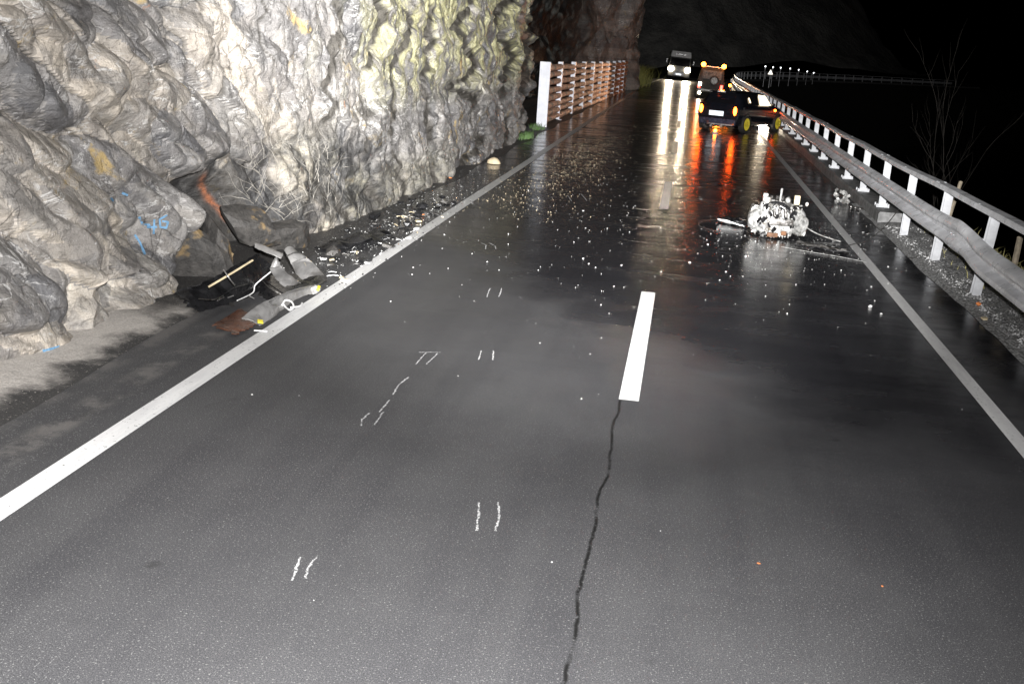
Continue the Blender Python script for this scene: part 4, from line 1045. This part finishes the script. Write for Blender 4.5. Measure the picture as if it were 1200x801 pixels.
panel("silver_bar", M_silver, [(299, 284, .5), (315, 290, .47), (332, 297, .42)], [(299, 289, .47), (315, 296, .44), (330, 302, .40)], "narrow silver bar leaning on the rock above the heap", "metal bar", .012, .008, 16, 4, .006, .003, 17)
panel("rusty_plate", M_rustplate, [(250, 382, .02), (266, 371, .03), (284, 361, .03)], [(274, 390, .015), (288, 385, .02), (300, 377, .02)], "flat rust brown plate lying beside the silver sill", "plate", .012, .006, 12, 8, .03, .004, 19)
def gcable(P, r, mat, label, cat, name): return cable([G(*p) for p in P], r, mat, label, cat, name)
gcable([(244.6, 336, .30), (270, 321, .38), (296, 305, .44)], .010, M_cream, "long cream trim rod resting on the black bumper", "trim rod", "trim_rod")
gcable([(262, 316, .46), (268, 325, .42), (275, 334, .30)], .006, M_alu, "short bent metal rod across the cream trim rod", "rod", "metal_rod")
gcable([(278, 352, .05), (296, 343, .06), (299, 334, .12), (309, 325, .2), (319, 317, .28)], .006, M_white, "white ragged edge strip between bumper and silver panel", "edge strip", "edge_strip")
gcable([(331, 355, .07), (335, 360, .05), (340, 363, .05), (344, 359, .07), (341, 353, .09), (334, 352, .09), (331, 357, .07)], .009, M_white, "white ring shaped hose beside the silver sill", "hose", "hose_ring")
gcable([(341, 360, .06), (347, 359.5, .05), (352, 358, .04), (354, 355, .04)], .009, M_white, "short white curved hose end beside the white hose ring", "hose", "hose_end")
gcable([(298, 387, .015), (306, 387.5, .02), (313, 388, .015)], .007, M_white, "short white strip between the rusty plate and the edge line", "strip", "white_strip")
o = MB().box((0, 0, 0), (.05, .05, .012), TR((0, 0, 0), .3, .2, .5), bev=.003).build("yellow_sticker", M_yellow, None, label="small yellow sticker on the near end of the silver sill", cat="sticker"); o.location = G(305, 376.5, .10)
o = MB().box((0, 0, 0), (.03, .07, .03), TR((0, 0, 0), .2, .3, .2), bev=.004).build("yellow_clip", M_yellow, None, label="yellow clip at the far end of the silver sill", cat="clip"); o.location = G(373, 337.5, .12)
for k, (a, b, z0, z1) in enumerate([((262, 345), (290, 333), .2, .22), ((300, 318), (330, 345), .12, .05), ((312, 330), (345, 352), .08, .04), ((336, 300), (352, 296), .4, .42), ((350, 330), (382, 318), .05, .03), ((233, 350), (262, 346), .14, .14)]):
    mid = ((a[0] + b[0]) / 2 + random.uniform(-4, 4), (a[1] + b[1]) / 2 + random.uniform(-4, 4)); gcable([(*a, z0), (*mid, (z0 + z1) / 2 + .03), (*b, z1)], .006, [M_black, M_alud][k % 2], "thin loose wire tangled in the wreckage heap at the rock foot", "wire", "wire")["group"] = "loose wires in the wreckage heap"
for k in range(26):
    q = G(random.uniform(215, 385), 0, 0) if False else G(*[(225 + 160 * u, 362 - 46 * u + random.uniform(-14, 10), .02) for u in [random.random()]][0])
    o = MB().prism([(math.cos(a_) * random.uniform(.5, 1) * .05, math.sin(a_) * random.uniform(.4, 1) * .04) for a_ in [k2 * 1.2566 for k2 in range(5)]], 'z', 0, .008).build("torn_shard", random.choice([M_black, M_black, M_silver, M_alud]), None, False, "small torn shard of car body lying around the wreckage heap", "shard", "torn shards around the wreckage heap")
    o.location = (q.x, q.y, random.uniform(.02, .10)); o.rotation_euler = (random.uniform(-.6, .6), random.uniform(-.6, .6), random.uniform(0, 6))
crumple("wheel_arch_liner", M_black, [(-4.25, 12.4, .05, .15, .1), (-4.0, 13.0, .10, .22, .2), (-3.9, 13.8, .06, .18, .1)], .012, "black curved wheel arch liner lying past the heap", "arch liner", .015, (-4.0, 13, 0), 18, 7, .3, .05, seed=21)
# fallen rock slabs in the hollow
def slab(loc, d, rot, seed, label, mat=M_rock):
    bm = bmesh.new(); bmesh.ops.create_icosphere(bm, subdivisions=2, radius=.6); rnd = random.Random(seed)
    planes = [(Vector((rnd.uniform(-1, 1), rnd.uniform(-1, 1), rnd.uniform(-1, 1))).normalized(), rnd.uniform(.25, .45)) for _ in range(9)]
    for v in bm.verts:
        for n_, dd in planes:
            k = v.co.dot(n_) - dd
            if k > 0: v.co -= n_ * k
    M = TR((0, 0, 0), *rot)
    for v in bm.verts: v.co = M @ Vector((v.co.x * d[0] * 1.5, v.co.y * d[1] * 1.5, v.co.z * d[2] * 1.5))
    o = MB().bm(bm).build("fallen_rock_slab", mat, None, False, label, "rock slab", "rock slabs fallen in the hollow"); o.location = loc
    return o
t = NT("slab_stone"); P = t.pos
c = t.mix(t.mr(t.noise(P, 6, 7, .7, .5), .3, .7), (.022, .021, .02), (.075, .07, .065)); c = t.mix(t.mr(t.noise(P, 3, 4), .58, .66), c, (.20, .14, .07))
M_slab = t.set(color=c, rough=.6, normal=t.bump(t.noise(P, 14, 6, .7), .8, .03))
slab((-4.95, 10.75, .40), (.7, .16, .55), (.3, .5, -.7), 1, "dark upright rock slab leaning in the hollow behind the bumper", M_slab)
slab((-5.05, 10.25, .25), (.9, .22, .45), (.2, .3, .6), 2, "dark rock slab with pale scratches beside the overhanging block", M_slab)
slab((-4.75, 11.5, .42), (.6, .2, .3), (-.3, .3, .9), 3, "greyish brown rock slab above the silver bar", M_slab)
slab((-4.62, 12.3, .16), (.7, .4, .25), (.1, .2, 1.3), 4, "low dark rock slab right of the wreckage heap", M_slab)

def ground_z(x, y): return .0 if -3.6 < x < 3.4 else (.01 if x < 0 else .035)
# ---- small countable fragments
def frag_mesh(kind, seed):
    rnd = random.Random(seed); mb = MB()
    if kind == 'shard':
        n = rnd.randint(4, 6); a0 = rnd.uniform(0, 6); pts = [(math.cos(a0 + 2 * math.pi * k / n) * rnd.uniform(.4, 1), math.sin(a0 + 2 * math.pi * k / n) * rnd.uniform(.25, .8)) for k in range(n)]
        mb.prism(pts, 'z', 0, .25)
    elif kind == 'lump': mb.sph((0, 0, .4), .8, (1, .8, .6), 1, jit=.3)
    else: mb.tube([(-1, 0, .1), (-.3, .2, .25), (.4, -.1, .2), (1, .2, .1)], .09, 5)
    return mb
protos = {}
def frag(kind, mat, x, y, s, name, label, cat, group, z=None):
    key = (kind, mat.name, random.randint(0, 3))
    if key not in protos:
        o = frag_mesh(kind, hash(key[2]) + len(protos)).build(name, mat); protos[key] = o.data
    else:
        o = bpy.data.objects.new(name, protos[key]); col.objects.link(o)
    tag(o, label, cat, group); o.location = (x, y, (ground_z(x, y) if z is None else z) + .002); o.scale = (s,) * 3; o.rotation_euler = (random.uniform(-.2, .2), random.uniform(-.2, .2), random.uniform(0, 6.28))
    return o
for k in range(52):
    y = random.uniform(11.3, 17.5); x = -3.55 - random.random() ** 1.4 * .85
    frag(random.choice(['shard', 'rod', 'lump']), random.choice([M_black, M_black, M_black, M_alud]), x, y, random.uniform(.04, .15), "black_fragment", "black broken plastic piece scattered left of the edge line", "plastic fragment", "black fragments left of the edge line")
for k in range(30):
    y = random.uniform(10.8, 16.0); x = -3.45 - random.random() ** 1.6 * .6
    frag(random.choice(['shard', 'rod']), random.choice([M_white, M_silver, M_cream]), x, y, random.uniform(.03, .085), "pale_fragment", "pale broken trim piece lying by the left edge line", "plastic fragment", "pale fragments by the left edge line")
for (x, y, s) in [(-3.1, 14.2, .03), (-2.9, 13.2, .03), (-2.95, 11.9, .04), (-2.2, 12.6, .03), (-1.1, 13.4, .04), (-.9, 12.9, .035), (-1.0, 13.1, .04), (-.6, 13.2, .04), (.25, 13.8, .05), (-.1, 13.0, .04), (.7, 13.4, .04), (.9, 13.2, .035), (1.15, 12.8, .03), (1.0, 14.6, .03), (-1.3, 15.8, .035), (-.2, 16.4, .03), (.5, 15.3, .04), (2.25, 12.1, .05), (2.32, 11.8, .045), (2.45, 13.3, .05), (2.95, 12.4, .045), (2.7, 13.6, .035), (2.9, 14.8, .05), (1.2, 15.9, .04), (1.5, 15.8, .045), (1.35, 15.5, .03), (-1.5, 17.5, .03), (-.7, 18.6, .035), (-2.4, 17.6, .03), (-2.7, 19.4, .035), (-.45, 5.05, .014), (.1, 5.6, .014), (-1.5, 4.35, .012), (.45, 20.2, .04), (.3, 23.5, .04), (2.1, 19.3, .04), (-.1, 24.8, .05)]:
    frag(random.choice(['lump', 'shard', 'shard']), M_white, x, y, s * random.uniform(.4, .75), "white_crumb", "small white crumb of broken plastic lying on the wet road", "plastic crumb", "white crumbs on the road")
for (x, y, s) in [(.63, 5.35, .014), (1.26, 5.27, .009)]: frag('shard', M_orange, x, y, s, "orange_shard", "small orange lens shard on the asphalt near the camera's right", "lens shard", "orange lens shards on the near asphalt")
frag('lump', M_orange, 3.52, 12.6, .045, "orange_shard", "orange pink shard at the edge of the gravel by a guard post", "lens shard", None)
frag('shard', M_cream, 3.42, 11.9, .06, "cream_shard", "cream plastic shard on the gravel edge by the wet road", "plastic shard", None)
for (x, y) in [(-4.05, 13.6), (-3.75, 15.6), (-4.35, 20.2)]: frag('shard', M_orange, x, y, .05, "orange_lens_shard", "orange lens shard among the debris left of the edge line", "lens shard", "orange lens shards left of the edge line")

# crumbs of safety glass: nobody could count them
def crumbs(name, n, gen, smin, smax, mat, label, cat):
    V = []; F = []
    base = np.array([(1, 0, 0), (-.5, .87, 0), (-.5, -.87, 0), (0, 0, 1.2)])
    for k in range(n):
        x, y = gen(); s = smin + (smax - smin) * random.random() ** 2.5; a = random.uniform(0, 6.28); c_, s2 = math.cos(a), math.sin(a); b = len(V)
        for p in base:
            px, py = p[0] * random.uniform(.6, 1.2), p[1] * random.uniform(.6, 1.2); V.append((x + s * (px * c_ - py * s2), y + s * (px * s2 + py * c_), .003 + ground_z(x, y) + s * p[2] * random.uniform(.5, 1)))
        F += [(b, b + 1, b + 3), (b + 1, b + 2, b + 3), (b + 2, b, b + 3), (b, b + 2, b + 1)]
    o = MB(); o.v = V; o.f = F; return o.build(name, mat, None, False, label, cat, None, 'stuff')
def g5():
    while True:
        y = random.uniform(9.0, 18.5); x = random.triangular(3.42, 4.35, 3.75)
        if x > 3.40: return x, y
M_stones = pbr("gravel_stones", (.42, .42, .42), .7, 0, .7, 14, .3, 40)
crumbs("gravel_stones", 5200, g5, .009, .026, M_stones, "loose grey gravel stones around the guard rail posts", "gravel")
M_crumb = pbr("crumb_glass", (.72, .72, .70), .25, 0, .3, 30, 0); M_crumb2 = pbr("crumb_headlit", (.62, .52, .36), .25, 0, .4, 30, 0); M_crumbd = pbr("crumb_dark", (.025, .025, .025), .3, 0, .3, 30, 0)
def g1():
    while True:
        x, y = random.gauss(-1.0, 1.6), random.gauss(17, 4.5)
        if -3.4 < x < 3.3 and 7 < y < 40: return x, y
crumbs("glass_crumbs", 480, g1, .003, .012, M_crumb, "white glass crumbs sprinkled over the wet middle of the road", "glass crumbs")
def g2():
    while True:
        y = random.gauss(25, 6.0); x = -2.6 + (y - 18) * .02 + random.gauss(0, .55)
        if -3.9 < x < -.6 and 16 < y < 48: return x, y
crumbs("glass_crumbs", 1900, g2, .004, .014, M_crumb2, "glass crumbs tinted warm as if headlit, covering the left lane beside the rock", "glass crumbs")  # warm tint painted in for lorry headlights glittering on the glass
def g3():
    while True:
        y = random.gauss(14.5, 3.6); x = -3.9 + random.gauss(0, .32)
        if -4.5 < x < -3.2 and 10 < y < 26: return x, y
crumbs("glass_crumbs", 900, g3, .003, .012, M_crumb, "pale glass crumbs strewn along the left shoulder past the wreckage", "glass crumbs")
crumbs("dark_crumbs", 1500, g3, .006, .02, M_crumbd, "black plastic crumbs strewn along the left shoulder past the wreckage", "plastic crumbs")
def g4():
    while True:
        x, y = random.gauss(1.7, 1.0), random.gauss(16.6, 1.8)
        if 0 < x < 3.4 and 10 < y < 24: return x, y
crumbs("glass_crumbs", 600, g4, .003, .011, M_crumb, "white glass crumbs on the wet lane round the engine", "glass crumbs")

# tan half-round stone, grass tufts, stakes, shrub
slab_o = MB(); slab_o.sph((0, 0, .0), .135, (1.15, .8, 1.0), 2, jit=.06); slab_o.v = [(x, y, max(z, -.01)) for x, y, z in slab_o.v]
o = slab_o.build("round_stone", pbr("tan_stone", (.55, .45, .30), .8, 0, .2, 12, .4), None, True, "light tan half round stone on the left shoulder", "stone"); o.location = (-4.05, 23.3, .01)
def tuft(name, n, cx, cy, cz, rx, ry, h, mat, label, cat, lean=(0, 0), kind=None):
    mb = MB()
    for k in range(n):
        x, y = random.gauss(0, rx), random.gauss(0, ry); hh = h * random.uniform(.5, 1.1); dx, dy = random.gauss(lean[0], .35) * hh, random.gauss(lean[1], .35) * hh; w_ = .006 * (1 + hh)
        mb.add([(x - w_, y, 0), (x + w_, y, 0), (x + dx * .5 + w_ * .6, y + dy * .5, hh * .7), (x + dx * .5 - w_ * .6, y + dy * .5, hh * .7), (x + dx * 1.1, y + dy * 1.1, hh * .95)], [(0, 1, 2, 3), (3, 2, 4)])
    o = mb.build(name, mat, None, False, label, cat, None, kind); o.location = (cx, cy, cz); return o
tuft("grass_tuft", 130, -4.36, 30.2, .02, .08, .35, .2, M_grass, "bright green grass tuft at the rock foot before the log fence", "grass tuft")
tuft("grass_tuft", 60, -4.55, 33.6, .02, .10, .25, .22, M_grass, "small green tuft beside the white end post of the log fence", "grass tuft")
for (y, k) in [(10.6, 0), (12.0, 1), (13.6, 2), (15.2, 3), (16.8, 4)]:
    pass
mbg = tuft("dry_grass", 4200, 4.34, 12.4, -.03, .17, 2.0, .26, M_drygrass, "dry yellowish grass on the bank behind the guard rail", "grass", (.1, -.1), 'stuff')
tuft("bank_plants", 2600, -5.0, 83.5, .05, .7, 4.0, 1.5, pbr("lit_plants", (.22, .22, .05), .7, 0, .5, 3, 0), "yellow green bank plants beyond the rock pillar", "plants", (.3, -.1), 'stuff')
def stake(p0, p1, r, label, top=None):
    o = MB().tube([(0, 0, 0), Vector(p1) * .5 - Vector(p0) * .5 + Vector((.01, 0, 0)), Vector(p1) - Vector(p0)], [r, r * .95, r * .9], 8).build("wooden_stake", M_wood, None, True, label, "stake"); o.location = p0; return o
stake((3.85, 16.55, -.35), (4.28, 17.4, .96), .032, "weathered wooden stake behind the guard rail, the taller one")
stake((3.88, 12.9, -.3), (4.12, 13.55, .72), .04, "short broken stake behind the kinked part of the guard rail")
o = MB(); o.box((0, 0, .06), (.06, .06, .14), bev=.01); mkr = o.build("marker_peg", M_yellow, None, True, "small yellow peg with white cap in the grass behind the rail", "peg"); mkr.location = (4.02, 13.3, 0.0)
MB().box((0, 0, .16), (.07, .07, .06), bev=.01).build("cap", M_white, mkr)
def shrub(loc, n, h, label, seed):
    rnd = random.Random(seed); mb = MB()
    def br(p, d, L, r, lv):
        pts = [p]; q = p.copy(); dd = d.copy()
        for k in range(5):
            dd = (dd + Vector((rnd.uniform(-.16, .16), rnd.uniform(-.16, .16), rnd.uniform(-.05, .1)))).normalized(); q = q + dd * L / 5; pts.append(q.copy())
            if lv < 2 and k > 0 and rnd.random() < .75: br(q.copy(), (dd + Vector((rnd.uniform(-.8, .8), rnd.uniform(-.8, .8), rnd.uniform(0, .5)))).normalized(), L * .45, r * .5, lv + 1)
        mb.tube(pts, [r * (1 - .15 * i) for i in range(6)], 5)
    for k in range(n): br(Vector((rnd.uniform(-.3, .3), rnd.uniform(-.3, .3), 0)), Vector((rnd.uniform(-.25, .35), rnd.uniform(-.3, .3), 1)).normalized(), h * rnd.uniform(.6, 1), .012, 0)
    o = mb.build("bare_shrub", M_twig, None, False, label, "shrub"); o.location = loc
shrub((6.2, 27, -1.6), 6, 3.4, "leafless thin shrub on the dark slope behind the guard rail", 4)
shrub((4.9, 13.2, -.5), 4, 1.3, "small bare twigs close behind the kinked guard rail", 9)

# reflectors and the triangular sign across the bay, returned flash put in as emission
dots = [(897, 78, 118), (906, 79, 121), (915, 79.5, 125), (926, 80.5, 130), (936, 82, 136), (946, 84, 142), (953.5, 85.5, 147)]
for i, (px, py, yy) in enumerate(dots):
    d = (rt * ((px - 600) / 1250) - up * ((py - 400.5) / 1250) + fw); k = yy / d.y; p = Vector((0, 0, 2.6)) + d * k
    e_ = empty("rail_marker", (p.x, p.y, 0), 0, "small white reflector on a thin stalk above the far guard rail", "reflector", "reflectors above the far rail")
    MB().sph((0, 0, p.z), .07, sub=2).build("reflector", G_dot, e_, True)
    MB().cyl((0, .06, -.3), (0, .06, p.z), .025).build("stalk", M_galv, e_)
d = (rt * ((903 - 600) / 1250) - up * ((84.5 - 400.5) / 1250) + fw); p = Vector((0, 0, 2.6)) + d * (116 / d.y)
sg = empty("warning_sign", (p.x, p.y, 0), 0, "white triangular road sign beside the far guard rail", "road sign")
MB().prism([(-.25, p.z - .24), (.25, p.z - .24), (0, p.z + .24)], 'y', -.02, 0).build("sign_face", glow("sign_flash_glow", (1, .97, .88), 2.0), sg)  # sign face emits in place of the flash it would return
MB().prism([(-.33, p.z - .29), (.33, p.z - .29), (0, p.z + .34)], 'y', .002, .02).build("sign_border", M_rusty, sg)
MB().cyl((0, .05, -.3), (0, .05, p.z), .035).build("sign_post", M_galv, sg)

# wooded hillside behind, almost black
mb = MB(); vs = []; nx_, ny_ = 60, 26
for j in range(ny_):
    for i in range(nx_):
        x = -120 + 152 * i / (nx_ - 1); v = j / (ny_ - 1); y = 135 + v * 55 + .7 * max(0, x)
        z = -1 + v * (64 - 1.9 * max(0, x)) + 5 * float(fbm(np.array([x / 9.0]), np.array([v * 14.0]), 500)[0])
        vs.append((x, y, z))
mb.add(vs, [(j * nx_ + i, j * nx_ + i + 1, (j + 1) * nx_ + i + 1, (j + 1) * nx_ + i) for j in range(ny_ - 1) for i in range(nx_ - 1)])
t = NT("wooded_slope"); c = t.mix(t.mr(t.noise(t.pos, .25, 8, .7), .4, .65), (.10, .10, .097), (.22, .215, .20)); M_slope = t.set(color=c, rough=.95, normal=t.bump(t.noise(t.pos, .6, 6, .7), 1, .6))
mb.build("hillside", M_slope, kind='structure', smooth=True)
